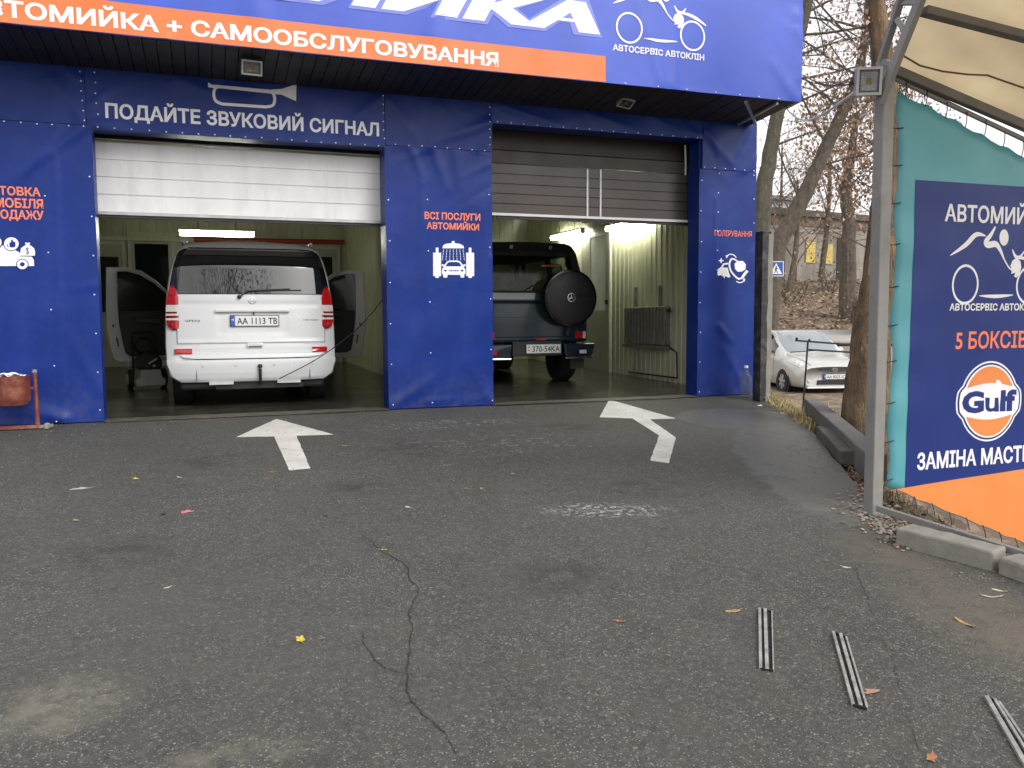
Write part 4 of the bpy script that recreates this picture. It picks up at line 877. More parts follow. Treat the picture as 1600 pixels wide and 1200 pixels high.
# underside
MB().box(-.8, .8, .16, 4.5, .20, .30).build('underbody', M_DARK, van, bevel=.03)
g = MB(); g.lathe([(.024, 0), (.024, .03)], 12, (.06, -.05, .455), (0, 0, 1)); g.tube([(.06, .15, .27), (.06, -.03, .27), (.06, -.05, .3), (.06, -.05, .44)], .017, 10); g.lathe([(0, -.026), (.018, -.02), (.026, 0), (.018, .02), (0, .026)], 14, (.06, -.05, .47), (0, 0, 1)); g.bar((-.42, .12, .255), (.5, .12, .255), .09, .09); g.build('tow_bar', M_DARK, van, smooth=True)
for x in (-.36, .38): MB().box(x-.13, x+.13, .0, .16, .268, .297).build('step_lug', mat('grey_lug', (.5, .5, .5), rough=.4), van)
MB().tube([(.52, .06, .24), (.52, .5, .24)], .03, 10).build('exhaust_pipe', M_IRON, van, smooth=True)
for x in (-.79, .79):
    for y in (.93, 3.95): wheel(van, x, y, .325, .215, M_STEEL)
for s in (-1, 1):
    g = MB()
    MB().tube([(s*.72, .5, 1.905), (s*.74, 1.2, 1.925), (s*.74, 3.0, 1.92)], .018, 8).build('roof_rail', M_VWHITE, van, smooth=True)
    g = MB(); g.lathe([(0, 0), (.011, 0), (.011, .012), (0, .018)], 10, (s*.68, .4, 1.88), (0, 0, 1)); g.build('roof_stud', M_CHROME, van, smooth=True)
    # open front door: built flat (u from the hinge, z), then swung open
    ang = math.radians(12); hx, hy = s*.95, 3.35
    def D(u, z, d, s=s, hx=hx, hy=hy, ang=ang): return Vector((hx+s*(u*math.cos(ang)+d*0), hy-u*math.sin(ang)-d, z))
    outl = [(.0, .42), (.74, .40), (.82, .44), (.86, .60), (.90, .85), (.90, 1.15), (.885, 1.55), (.875, 1.74), (.62, 1.745), (.42, 1.70), (.22, 1.56), (.0, 1.34)]
    inn = [(.02, .48), (.60, .475), (.665, .52), (.70, .70), (.735, .95), (.745, 1.2), (.745, 1.55), (.735, 1.68), (.60, 1.685), (.44, 1.64), (.25, 1.52), (.04, 1.32)]
    g = MB(); n = len(outl)
    for d_ in (-.02, .05): g.add([D(u, z, d_) for u, z in outl]+[D(u, z, d_) for u, z in inn], [(i, (i+1) % n, n+(i+1) % n, n+i) for i in range(n)])
    g.f += [(i, (i+1) % n, 2*n+(i+1) % n, 2*n+i) for i in range(n)]+[(n+i, n+(i+1) % n, 3*n+(i+1) % n, 3*n+i) for i in range(n)]; g.mi += [0]*2*n
    dr = g.build('front_door', M_VWHITE, van, bevel=.012)
    if s < 0: tag(dr, 'open front door on the left')
    else: tag(dr, 'open front door on the right')
    g = MB(); lo = [p for p in inn if p[1] < 1.16]+[(.745, 1.15), (.03, 1.12)]; lo = [(.02, .48), (.60, .475), (.665, .52), (.70, .70), (.735, .95), (.742, 1.13), (.03, 1.13)]
    g.prism(lo, 0.0, .035, D); g.build('door_trim', M_DARK, dr, bevel=.01)
    g = MB(); g.prism([(.742, 1.13), (.742, 1.55), (.735, 1.68), (.60, 1.685), (.44, 1.64), (.25, 1.52), (.04, 1.32), (.03, 1.13)], .01, .018, D); g.build('door_window', glass('door_glass_%d' % (s+1), (.01, .01, .011), .03, .35, (.3, .33, .3)), dr)
    g = MB(); g.prism([(.16, .93), (.5, .96), (.54, 1.03), (.2, 1.01)], .036, .09, D); g.build('armrest', mat('grey_door_trim', (.05, .05, .05), rough=.6), dr, bevel=.015)
    g = MB(); g.prism([(.80, .90), (.825, .90), (.825, .935), (.80, .935)], .05, .056, D); g.prism([(.745, .62), (.765, .62), (.785, .75), (.765, .75)], .05, .055, D); g.build('door_lock', M_DARK, dr)
# pressure hose hanging across to the van
a = PY(603, 462, 9.5); b_ = PY(560, 512, 9.75); c_ = PY(500, 558, 9.9); e_ = PY(436, 592, 9.93)
tag(MB().tube([tuple(cr(*(Vector(q) for q in (a, a, b_, c_)), i/6)) for i in range(6)]+[tuple(cr(*(Vector(q) for q in (a, b_, c_, e_)), i/6)) for i in range(6)]+[tuple(cr(*(Vector(q) for q in (b_, c_, e_, e_)), i/6)) for i in range(7)], .0055, 6).build('cable', M_DARK, smooth=True), 'thin dark cable hanging from the middle pillar across the rear of the white van', 'cable')

# ---------------------------------------------------------------- dark off-roader
suv = thing('off_roader', 'dark blue boxy off-road car with round spare wheel cover in the right bay', 'car', (4.47, 11.42, .027))
M_NAVY = mat('dark_blue_green_paint', (.009, .028, .04), rough=.18, var=.08, spec=.5, coat=.5)
M_NAVYB = mat('navy_bumper_paint', (.006, .010, .024), rough=.3, var=.1, coat=.3)
M_SOFT = mat('black_soft_top', (.010, .010, .011), rough=.62, var=.2, scale=20)
M_COVER = mat('black_wheel_cover', (.013, .013, .014), rough=.36, var=.15, scale=8)
g = MB(); g.box(-.85, .85, .0, 3.3, .62, 1.24); g.build('body', M_NAVY, suv, bevel=.045)
g = MB(); g.box(-.80, .80, 3.28, 4.35, .62, 1.16); g.build('bonnet', M_NAVY, suv, bevel=.05)
g = MB(); g.box(-.72, .72, .1, 4.3, .42, .63); g.build('chassis', M_DARK, suv, bevel=.02)
# rear door
g = MB(); g.prism([(-.66, .70), (.66, .70), (.66, 1.19), (-.66, 1.19)], -.022, 0, lambda a, b, d: Vector((a, d, b))); g.build('rear_door', M_NAVY, suv, bevel=.012)
g = MB(); g.box(-.70, -.692, -.004, .0, .68, 1.22); g.box(.66, .668, -.004, 0, .68, 1.22); g.box(-.66, .66, -.026, -.0225, .985, .991); g.box(-.66, .66, -.026, -.0225, .86, .864); g.build('door_seam', M_GAP, suv)
g = MB(); g.prism([(-.80, 1.235), (.80, 1.235), (.785, 1.35), (-.785, 1.35)], -.03, .03, lambda a, b, d: Vector((a, d+.02*(b-1.235)/.115, b))); g.build('waist_panel', mat('glossy_teal_panel', (.013, .036, .044), rough=.22, var=.1, spec=.5, coat=.3), suv, bevel=.01)
g = MB(); g.box(-.78, .78, -.034, -.026, 1.225, 1.238); g.build('waist_trim', mat('green_trim', (.01, .035, .03), rough=.3), suv)
# soft top: roof, corner pillars, frame round the window
def tops(z, out=0): # half width at height
    return lerp_tab([(1.24, .83), (1.6, .775), (1.9, .705), (2.0, .675), (2.06, .56)], z)+out
g = MB(); prof = [(-.56, 2.075), (-.645, 2.045), (-.69, 1.965), (-.70, 1.90), (.70, 1.90), (.69, 1.965), (.645, 2.045), (.56, 2.075), (0, 2.09)]
g.prism(prof, .10, 2.55, lambda a, b, d: Vector((a, d+(.06 if b > 2.0 and d < 1 else 0), b))); g.build('soft_top', M_SOFT, suv, bevel=.02)
for s in (-1, 1):
    g = MB(); g.prism([(.83, 1.35), (.68, 1.35), (.60, 1.92), (.70, 1.92)], .03, .14, lambda a, b, d: Vector((s*a, d+.10*(b-1.35), b))); g.build('rear_pillar', M_SOFT, suv, bevel=.01)
    g = MB(); g.prism([(.16, 1.24), (.22, 1.92), (.5, 1.92), (.5, 1.24)], .765, .80, lambda a, b, d: Vector((s*(d-.11*(b-1.24)/.68+.03), a, b))); g.prism([(1.15, 1.24), (1.15, 1.92), (1.3, 1.92), (1.3, 1.24)], .765, .80, lambda a, b, d: Vector((s*(d-.11*(b-1.24)/.68+.03), a, b))); g.prism([(2.25, 1.24), (2.25, 1.92), (2.4, 1.92), (2.4, 1.24)], .765, .80, lambda a, b, d: Vector((s*(d-.11*(b-1.24)/.68+.03), a, b))); g.build('side_pillar', M_SOFT, suv)
    g = MB(); g.box(s*.72-.09, s*.72+.09, -.02, .0, .66, .79); lt = g.build('tail_light', M_DARK, suv, bevel=.006)
    MB().box(*sorted((s*.63+.005, s*.755)), -.028, -.0201, .675, .775).build('lens', M_RED, lt); MB().box(*sorted((s*.757, s*.803)), -.028, -.0201, .675, .775).build('lens', M_CLEAR, lt)
    g = MB(); g.prism([(s*.42, .41), (s*.84, .41), (s*.885, .45), (s*.93, .60), (s*.40, .60)], -.16, .02, lambda a, b, d: Vector((a, d+.05*max(0, (abs(a)-.8)/.1), b))); g.build('bumper', M_NAVYB, suv, bevel=.02)
    MB().box(*sorted((s*.42, s*.86)), -.175, -.14, .385, .405).build('bumper_strip', M_CHROME, suv, bevel=.005)
    MB().box(*sorted((s*.64, s*.75)), -.172, -.161, .46, .51).build('fog_lamp', M_RED if s < 0 else M_CLEAR, suv)
    MB().box(*sorted((s*.60, s*.82)), .08, .1, .22, .42).build('mud_flap', mat('grey_mud_flap', (.05, .05, .048), rough=.7), suv)
    MB().bar((s*.31 if s < 0 else .3, .155, 1.93), (s*.31 if s < 0 else .3, .11, 2.03), .05, .016).build('hinge', M_STEEL, suv, bevel=.006)
    for y in (.72, 3.55): wheel(suv, s*.72, y, .365, .25, M_STEEL)
g = MB(); g.box(-.70, .70, .1, .16, 1.88, 1.935); g.box(-.76, .76, .05, .1, 1.345, 1.375); g.build('window_frame', M_SOFT, suv)
g = MB(); g.prism([(-.68, 1.37), (.68, 1.37), (.60, 1.885), (-.60, 1.885)], 0, .006, lambda a, b, d: Vector((a, .075+d+.1*(b-1.35), b))); g.build('rear_window', glass('off_roader_glass', (.01, .012, .01), .08, .75, (.45, .5, .42)), suv)
# front screen, seats inside
g = MB(); g.prism([(-.7, 1.2), (.7, 1.2), (.64, 1.9), (-.64, 1.9)], 0, .006, lambda a, b, d: Vector((a, 2.75+d-.35*(b-1.2), b))); g.build('windscreen', glass('clear_screen', (.03, .03, .03), .03, .85, (.85, .9, .85)), suv)
for s in (-1, 1): MB().bar((s*.72, 2.8, 1.18), (s*.65, 2.5, 1.93), .07, .08).build('screen_pillar', M_SOFT, suv)
M_SEAT = mat('dark_seat_cloth', (.012, .012, .012), rough=.8)
for x, y in ((-.36, 1.75), (.36, 1.75), (-.4, .75), (.12, .75)):
    st = MB().box(x-.23, x+.23, y-.08, y+.08, .9, 1.42).build('seat_back', M_SEAT, suv, bevel=.05); MB().box(x-.15, x+.15, y-.05, y+.05, 1.44, 1.62).build('headrest', M_SEAT, st, bevel=.05)
# spare wheel with cover, bracket, brake light, wiper
spx, spz = .475, 1.265
sp = MB().lathe([(.0, .0), (.30, .0), (.375, -.012), (.40, -.05), (.40, -.2), (.37, -.23)], 48, (spx, -.25, spz), (0, -1, 0))
o = sp.build('spare_wheel_cover', M_COVER, suv, smooth=True); MB().lathe([(.402, -.035), (.408, -.03), (.408, -.02), (.396, -.018)], 48, (spx, -.25, spz), (0, -1, 0)).build('cover_rim', M_GLOSS, o, smooth=True)
g = MB(); star(g, spx, spz+.005, .062, lambda a, b: Vector((a, -.253, b))); g.build('emblem', M_CHROME, o)
g = MB(); text_on(g, 'G 350', spx+.11, spx+.33, spz+.01, spz+.05, lambda a, b: Vector((a, -.2515, b)), .02); g.build('cover_lettering', M_GLOSS, o)
g = MB(); g.box(spx-.3, spx+.28, -.06, -.02, .98, 1.5); g.box(spx-.36, spx-.05, -.05, -.03, 1.0, 1.55); g.bar((spx+.0, -.06, .72), (spx+.05, -.06, 1.0), .1, .05); g.bar((spx-.2, -.05, 1.5), (spx-.25, .02, 1.72), .05, .03); g.bar((spx, -.05, 1.5), (spx-.05, .03, 1.74), .05, .03); g.build('spare_wheel_bracket', M_DARK, suv, bevel=.01)
br = MB().box(.08, .40, -.02, .06, 1.705, 1.755).build('brake_light', M_DARK, suv, bevel=.012); MB().box(.11, .37, -.024, -.0205, 1.718, 1.742).build('lens', M_RED, br)
g = MB(); g.bar((-.22, .0, 1.33), (.03, .02, 1.47), .016, .012); g.bar((-.3, .02, 1.31), (-.05, .03, 1.35), .022, .015); g.build('rear_wiper', M_DARK, suv)
g = MB(); star(g, -.74, 1.075, .022, lambda a, b: Vector((a, -.006, b))); g.box(-.79, -.69, -.006, -.001, 1.03, 1.045); g.build('badge', M_CHROME, suv)
plate(suv, .09, .535, -.12, .53, .125, '370-54KA', blue=False); MB().box(-.38, .38, -.11, .0, .44, .64).build('plate_recess', M_DARK, suv)
MB().box(.0, .17, -.03, -.023, .655, .675).build('reflector', M_RED, suv)

# ---------------------------------------------------------------- silver hatchback on the lower road
def at(px, py, z): return EYEP+ray(px, py)*z
cpos = at(1292, 612, 19.0)
car = thing('parked_car', 'silver white hatchback parked nose-on on the lower road beyond the lot', 'car', at(1303, 620, 19.6), math.radians(-14))
M_SILV = mat('silver_white_paint', (.55, .55, .53), rough=.24, var=.03, metal=.15, coat=.6, dirt=(.4, .37, .32), dirt_amt=.3)
R8 = [(.02, [(0, .23), (.5, .23), (.66, .28), (.72, .45), (.70, .60), (.55, .67), (.27, .695), (0, .70)]),
      (.13, [(0, .2), (.6, .2), (.77, .27), (.81, .48), (.75, .67), (.56, .745), (.28, .77), (0, .775)]),
      (.5, [(0, .2), (.7, .2), (.84, .3), (.875, .55), (.84, .78), (.62, .86), (.3, .885), (0, .89)]),
      (1.05, [(0, .2), (.72, .2), (.86, .3), (.88, .58), (.86, .86), (.71, .955), (.36, .985), (0, .99)]),
      (1.5, [(0, .2), (.72, .2), (.86, .3), (.88, .6), (.87, .92), (.745, 1.2), (.4, 1.235), (0, 1.245)]),
      (1.98, [(0, .2), (.72, .2), (.86, .3), (.88, .6), (.87, .945), (.66, 1.425), (.36, 1.475), (0, 1.485)]),
      (2.6, [(0, .2), (.72, .2), (.86, .3), (.88, .62), (.87, .96), (.64, 1.465), (.34, 1.515), (0, 1.525)]),
      (3.4, [(0, .2), (.72, .2), (.86, .3), (.88, .64), (.86, .98), (.63, 1.42), (.33, 1.46), (0, 1.47)]),
      (3.95, [(0, .24), (.7, .24), (.82, .34), (.84, .64), (.82, .98), (.6, 1.22), (.3, 1.25), (0, 1.26)]),
      (4.22, [(0, .3), (.55, .3), (.68, .38), (.72, .64), (.70, .88), (.5, .98), (.25, 1.0), (0, 1.0)])]
LFT = {s: Loft([[(s*x, y, z) for x, z in r] for y, r in R8]) for s in (-1, 1)}
g = MB()
for s in (-1, 1): LFT[s].patch(g, 0, 9, 54, 0, 7, 42)
for s in (-1, 1): g.add([LFT[s].at(0, v/2) for v in range(15)], [tuple(range(15))]); g.add([LFT[s].at(9, v/2) for v in range(15)], [tuple(range(15))])
g.build('body', M_SILV, car, smooth=True, weld=True)
def cpatch(name, m, u0, u1, v0, v1, off, sides=(-1, 1), nu=10, nv=8):
    out = []
    for s in sides:
        g = MB(); LFT[s].patch(g, u0, u1, nu, v0, v1, nv, off, sgn=s); out.append(g)
    return out
def join_b(name, m, gs, par=car):
    g = MB()
    for q in gs: g.add(q.v, q.f)
    return g.build(name, m, par, smooth=True, weld=True)
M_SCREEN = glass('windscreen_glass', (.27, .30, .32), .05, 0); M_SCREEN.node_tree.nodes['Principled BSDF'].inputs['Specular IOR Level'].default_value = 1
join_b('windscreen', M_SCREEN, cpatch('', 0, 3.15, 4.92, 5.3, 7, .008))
for s in (-1, 1):
    join_b('side_window', M_CGLASS, cpatch('', 0, 3.75, 7.3, 4.15, 4.97, .007, (s,)))
    join_b('door_pillar', M_SILV, cpatch('', 0, 5.75, 5.95, 4.1, 5.0, .012, (s,)))
    hl = join_b('headlight', M_CLEAR, cpatch('', 0, 1.05, 2.35, 3.95, 4.75, .008, (s,)))
    for u in (1.35, 1.75): MB().lathe([(0, 0), (.05, 0), (.04, .02), (0, .028)], 14, LFT[s].at(u, 4.35), (s*.35, -1, .3)).build('lamp', M_CHROME, hl, smooth=True)
    join_b('bonnet_seam', M_GAP, cpatch('', 0, .8, 3.0, 5.0, 5.04, .004, (s,), 16, 1))
    join_b('door_seam', M_GAP, cpatch('', 0, 3.75, 3.78, 2.2, 4.1, .004, (s,), 1, 12))
    MB().lathe([(.375, 0), (.375, .004), (.05, .004), (.05, 0)], 28, (s*.872, .86, .31), (s, 0, 0)).build('wheel_arch', M_DARK, car); MB().lathe([(.375, 0), (.375, .004), (.05, .004), (.05, 0)], 28, (s*.872, 3.4, .31), (s, 0, 0)).build('wheel_arch', M_DARK, car)
    for y in (.86, 3.4): wheel(car, s*.80, y, .31, .2, M_STEEL, 7)
    g = MB(); g.lathe([(.02, -.05), (.07, -.04), (.085, 0), (.07, .05), (.03, .07)], 14, (s*1.0, 1.72, 1.02), (0, 1, 0)); g.bar((s*.86, 1.72, .97), (s*.96, 1.72, 1.0), .05); g.build('mirror', M_SILV, car, smooth=True)
    g = MB(); g.prism([(s*.50, .30), (s*.74, .33), (s*.76, .40), (s*.60, .44), (s*.50, .40)], .02, .16, lambda a, b, d: Vector((a, d+.12*max(0, abs(a)-.55)/.2, b))); fl = g.build('fog_lamp', M_DARK, car); MB().lathe([(0, 0), (.035, 0), (.03, .01), (0, .012)], 12, (s*.6, .012, .37), (0, -1, 0)).build('lamp', M_CLEAR, fl)
g = MB(); g.prism([(-.37, .662), (-.35, .622), (-.13, .588), (.13, .588), (.35, .622), (.37, .662)], -.006, .06, lambda a, b, d: Vector((a, d+.02*abs(a), b))); g.build('grille', M_DARK, car)
g = MB(); ring2d(g, 0, .63, .075, .05, .012, lambda a, b: Vector((a, -.016, b))); ring2d(g, 0, .63, .03, .05, .01, lambda a, b: Vector((a, -.017, b))); ring2d(g, 0, .648, .05, .022, .009, lambda a, b: Vector((a, -.0175, b))); g.build('emblem', M_CHROME, car)
g = MB(); g.prism([(-.42, .29), (.42, .29), (.40, .395), (-.40, .395)], -.004, .06, lambda a, b, d: Vector((a, d+.02*abs(a), b))); g.build('lower_grille', M_DARK, car)
plate(car, 0, .47, -.005, .52, .112, 'AA 0025 IC', blue=True)
MB().box(-.66, .66, -.02, .2, .195, .235).build('front_lip', M_SILV, car, bevel=.01)
g = MB(); g.bar((-.62, 1.02, 1.0), (-.05, 1.0, 1.035), .02); g.bar((.02, 1.0, 1.04), (.55, 1.05, 1.02), .02); g.build('wiper', M_DARK, car)

# ================================================================== SMALL THINGS ON THE LOT
# red bin on its stand
bx = PG(20, 672); BY = 8.93
t = thing('litter_bin', 'rusty red hanging litter bin on a pipe stand in front of the left blue banner', 'bin', (bx.x, BY, lot_z(BY)))
cL = PY(-12, 600, BY).x; cR = PY(47.5, 600, BY).x; cx = (cL+cR)/2-bx.x; rr = (cR-cL)/2; zt = PY(20, 587, BY).z-lot_z(BY); zb = PY(20, 631, BY).z-lot_z(BY)
MB().lathe([(rr*.2, zb-.02), (rr*.8, zb-.008), (rr*.97, zb+.03), (rr, zb+.06), (rr*1.0, zt-.02), (rr*1.025, zt-.01), (rr*1.025, zt), (rr*.95, zt), (rr*.95, zt-.05), (rr*.3, zt-.05)], 32, (cx, 0, 0)).build('bucket', M_RUST, t, smooth=True)
g = MB()
for k in range(5):
    a = k*1.3; g.grid(4, 4, lambda p, q: Vector((cx-.02+.10*math.cos(a)*.6+(p-.5)*.16, -.02+.07*math.sin(a)+(q-.5)*.14, zt-.02+.035*noise.noise((p*3+k, q*3, k))+.02+.004*k)))
g.build('paper_waste', M_PAPER, t, recalc=False)
pT, pB = PY(54, 582, BY), PY(59.5, 671, BY); ln = lot_z(BY)
g = MB(); g.tube([(pB.x-bx.x, 0, .02), (pT.x-bx.x, 0, pT.z-ln)], .019, 10); g.build('stand_pole', M_RUST, t, smooth=True)
MB().lathe([(0, 0), (.021, 0), (.021, .025), (0, .03)], 10, (pT.x-bx.x, 0, pT.z-ln)).build('pole_cap', M_CONC, t)
g = MB(); g.bar((-.6, -.01, .025), (pB.x-bx.x+.02, 0, .025), .035, .03); g.bar((-.28, -.12, .012), (-.28, .1, .012), .03, .02); g.build('base_bar', M_RUST, t)
g = MB(); g.bar((cx+rr, 0, zt-.12), (pT.x-bx.x, 0, zt-.12), .02, .02); g.build('hinge_arm', M_RUST, t)
g = MB(); g.lathe([(0, 0), (.03, .0), (.032, .03), (.02, .05), (0, .055)], 12, (pB.x-bx.x+.08, -.02, .004)); g.bar((pB.x-bx.x+.01, 0, .02), (pB.x-bx.x+.13, -.05, .035), .03, .03); g.build('foot_clamp', M_CONC, t)
# plastic bottle
q = PG(1169, 621)
t = thing('bottle', 'clear plastic water bottle standing between the right pillar and the black post', 'bottle', (6.38, 8.98, lot_z(8.98)))
MB().lathe([(.05, 0), (.075, .01), (.078, .05), (.074, .09), (.078, .12), (.078, .2), (.074, .215), (.07, .25), (.035, .32), (.022, .34), (.022, .37), (0, .37)], 20).build('body', glass('bottle_plastic', (.25, .26, .28), .1, .82, (.85, .87, .9)), t, smooth=True)
MB().lathe([(0, .371), (.026, .371), (.026, .4), (0, .402)], 14).build('cap', M_PAPER, t)
# black concrete post
t = thing('concrete_post', 'concrete post coated in black tar at the right corner of the building', 'post', (6.385, 8.66, lot_z(8.66)-.02))
hp = PY(1195, 363, 8.66).z-lot_z(8.66)+.02
g = MB()
ringz = [i*hp/14 for i in range(15)]
g.add([Vector((x+.012*noise.noise((z*3, x*9, 1)), y, z+(.05*noise.noise((x*9, y*9, 4)) if z > hp-.01 else 0))) for z in ringz for x, y in ((-.07, -.07), (.085, -.07), (.085, .08), (-.07, .08))], [(i*4+j, i*4+(j+1) % 4, (i+1)*4+(j+1) % 4, (i+1)*4+j) for i in range(14) for j in range(4)]+[(0, 1, 2, 3), (56, 57, 58, 59)])
g.build('shaft', M_CONC, t, bevel=.012)
g = MB(); n = 20
g.grid(4, n, lambda a, b: Vector((-.08+.085*a+(.016*noise.noise((b*9, 3, 1)) if a == 1 else 0), -.078-.004*noise.noise((a*4, b*12, 0)), .02+(hp-.03)*b)))
g.grid(3, n, lambda a, b: Vector((-.079-.004*noise.noise((a*4, b*12, 7)), -.078+.15*a, .02+(hp-.03)*b)))
g.build('tar_coat', M_TAR, t, smooth=True)
g = MB(); g.box(-.082, .05, -.082, .075, hp-.02, hp+.008); g.build('post_cap', M_TAR, t, bevel=.01)
# railing
rz = -.16; base = PZ(1254, 645, rz); ry = base.y; rp = lambda px, py: PY(px, py, ry)
t = thing('handrail', 'thin dark iron handrail with two bars and small knobs in front of the parked car', 'railing', base)
L_ = lambda p: tuple(Vector(p)-base)
MB().tube([L_(base), L_(rp(1262.5, 533))], .011, 8).build('post', M_IRON, t, smooth=True)
for a, b_ in (((1243, 532), (1346, 540)), ((1264, 546.5), (1346, 551.5))): MB().bar(L_(rp(*a)), L_(rp(*b_)), .016, .022).build('rail', M_IRON, t)
MB().bar(L_(rp(1342, 538)), L_(rp(1341, 553)), .014).build('end_bar', M_IRON, t)
for px, py in ((1245, 529.5), (1264.5, 532), (1334, 534.5)): MB().lathe([(0, -.012), (.012, -.008), (.016, .004), (.012, .016), (0, .02)], 10, L_(rp(px, py))).build('knob', M_IRON, t, smooth=True)
# edging beams
def beam(name, pa, pb, w_, h_, m, label, cat, sink=.05, bev=.012, dz=0, n=9, side=1):
    a, b_ = Vector(PG(*pa)), Vector(PG(*pb)); d = (b_-a); L = d.length; d.normalize(); s = Vector((0, 0, 1)).cross(d).normalized()*side
    t = MB(); vs = []
    for i in range(n+1):
        c = a+d*(L*i/n); k = lambda q: .010*noise.noise((i*1.7, q, L))
        vs += [c+s*(0+k(1))+Vector((0, 0, -sink)), c+s*(w_+k(2))+Vector((0, 0, -sink)), c+s*(w_+k(3))+Vector((0, 0, h_+dz+k(4))), c+s*(k(5))+Vector((0, 0, h_+dz+k(6)))]
    t.add(vs, [(i*4+j, i*4+(j+1) % 4, (i+1)*4+(j+1) % 4, (i+1)*4+j) for i in range(n) for j in range(4)]+[(0, 1, 2, 3), tuple(n*4+j for j in range(4))])
    return tag(t.build(name, m, bevel=bev), label, cat)
beam('edging_beam', (1256, 646), (1352, 742), .16, .17, mat('dark_grey_concrete', (.15, .145, .135), rough=.85, var=.25, scale=4, bump=.5, bscale=30, dirt=(.06, .055, .05), dirt_amt=.6, dscale=4), 'long grey concrete beam edging the lot below the handrail', 'edging')
beam('timber_beam', (1276, 682), (1312, 723), .15, .10, M_TIMBER, 'short weathered timber beam lying in front of the long grey beam', 'timber', sink=.02)
# kerb stones below the canopy wall
GK = 'kerb stones along the right edge of the lot'
beam('kerb_stone', (1398, 852), (1551, 893), .17, .105, M_CONC, 'pale concrete kerb stone nearest the grey canopy post', 'kerb stone', bev=.014).update_tag()
beam('kerb_stone', (1557, 896), (1730, 955), .17, .095, M_CONC, 'pale concrete kerb stone cut off by the right edge of the photo', 'kerb stone', bev=.02)
# steel drain grates set into the asphalt
GD = 'steel drain strips set into the asphalt'
def grate(bars, ends, label):
    P = [(PG(*a), PG(*b)) for a, b, w_ in bars]; c = P[1][0].lerp(P[1][1], .5); t = thing('drain_grate', label, 'drain grate', (c.x, c.y, lot_z(c.y)), group=GD)
    for (a, b_), (_, _, w_) in zip(P, bars):
        a = Vector((a.x, a.y, lot_z(a.y)+.006)); b_ = Vector((b_.x, b_.y, lot_z(b_.y)+.006)); MB().bar(a-c+Vector((0, 0, c.z-lot_z(c.y))), b_-c+Vector((0, 0, c.z-lot_z(c.y))), w_, .012).build('bar', M_GRATE, t)
    s = MB(); q0, q1 = P[0], P[2]; vs = [Vector((p.x, p.y, lot_z(p.y)+.002)) for p in (q0[0], q1[0], q1[1], q0[1])]; vs = [v-Vector((c.x, c.y, lot_z(c.y))) for v in vs]; s.add(vs, [(0, 1, 2, 3)]); s.build('slot', mat('dark_slot', (.022, .02, .018), rough=.9, var=.4, scale=20), t)  # flat dark sheet fills the slot between the bars
    for k in (0, 1):
        s = MB(); s.bar(vs[0 if k == 0 else 3]+Vector((0, 0, .004)), vs[1 if k == 0 else 2]+Vector((0, 0, .004)), .008, .008); s.build('end_bar', M_IRON, t)
    for f in (.3, .62):
        for a, b_ in ((0, 1), (1, 2)):
            p = P[a][0].lerp(P[a][1], f); r_ = P[b_][0].lerp(P[b_][1], f+.01); o = Vector((c.x, c.y, lot_z(c.y)))
            MB().bar(Vector((p.x, p.y, lot_z(p.y)+.003))-o, Vector((r_.x, r_.y, lot_z(r_.y)+.003))-o, .007, .006).build('cross_bar', M_IRON, t)
M_GRATE = mat('scuffed_steel_bar', (.40, .40, .38), rough=.45, metal=.35, var=.25, scale=20, dirt=(.08, .07, .06), dirt_amt=.7, dscale=14)
grate([((1187, 953), (1188.5, 1047), .012), ((1195.5, 954), (1198.5, 1049), .014), ((1206, 958), (1208.5, 1050), .005)], 0, 'leftmost steel drain strip, next to a tan leaf')
grate([((1302, 990), (1333, 1104), .011), ((1313, 993), (1345, 1106), .013), ((1322, 998), (1355, 1110), .007)], 0, 'middle steel drain strip with a pinkish leaf lying across its lower end')
grate([((1541, 1091), (1604, 1200), .015), ((1554, 1096), (1618, 1200), .009), ((1561, 1100), (1632, 1204), .008)], 0, 'steel drain strip cut off by the right edge of the photo')
# fallen leaves
def leaf_mesh(rnd, size, curl, kind):
    n = 12; pts = []
    for i in range(n):
        a = 2*math.pi*i/n; r_ = size*(.5+.28*math.cos(a)**2+(.16*math.cos(5*a) if kind == 'lobed' else 0)+rnd.uniform(-.05, .05)); pts.append((r_*math.cos(a)*(1.15 if kind != 'long' else 1.7), r_*math.sin(a)*(.8 if kind != 'long' else .45)))
    g = MB(); z = lambda x, y: .004+curl*((x/size)**2*.5+(y/size)**2)*size+.15*size*noise.noise((x/size*1.5, y/size*1.5, size*100+curl*10))*.6
    c = Vector((0, 0, .004)); vs = [c]+[Vector((x, y, max(.003, z(x, y)))) for x, y in pts]+[Vector((x*.5, y*.5, max(.003, z(x*.5, y*.5)))) for x, y in pts]
    g.add(vs, [(1+i, 1+(i+1) % n, 1+n+(i+1) % n, 1+n+i) for i in range(n)]+[(1+n+i, 1+n+(i+1) % n, 0) for i in range(n)])
    g.tube([(size*.7, 0, .006), (size*1.25, size*.08, .008)], .0012, 4); return g
LC = {'yellow': (.62, .47, .06), 'tan': (.36, .25, .11), 'orange': (.36, .17, .07), 'pink': (.42, .24, .16), 'pale': (.5, .46, .33), 'dark': (.03, .026, .02), 'olive': (.30, .27, .13)}
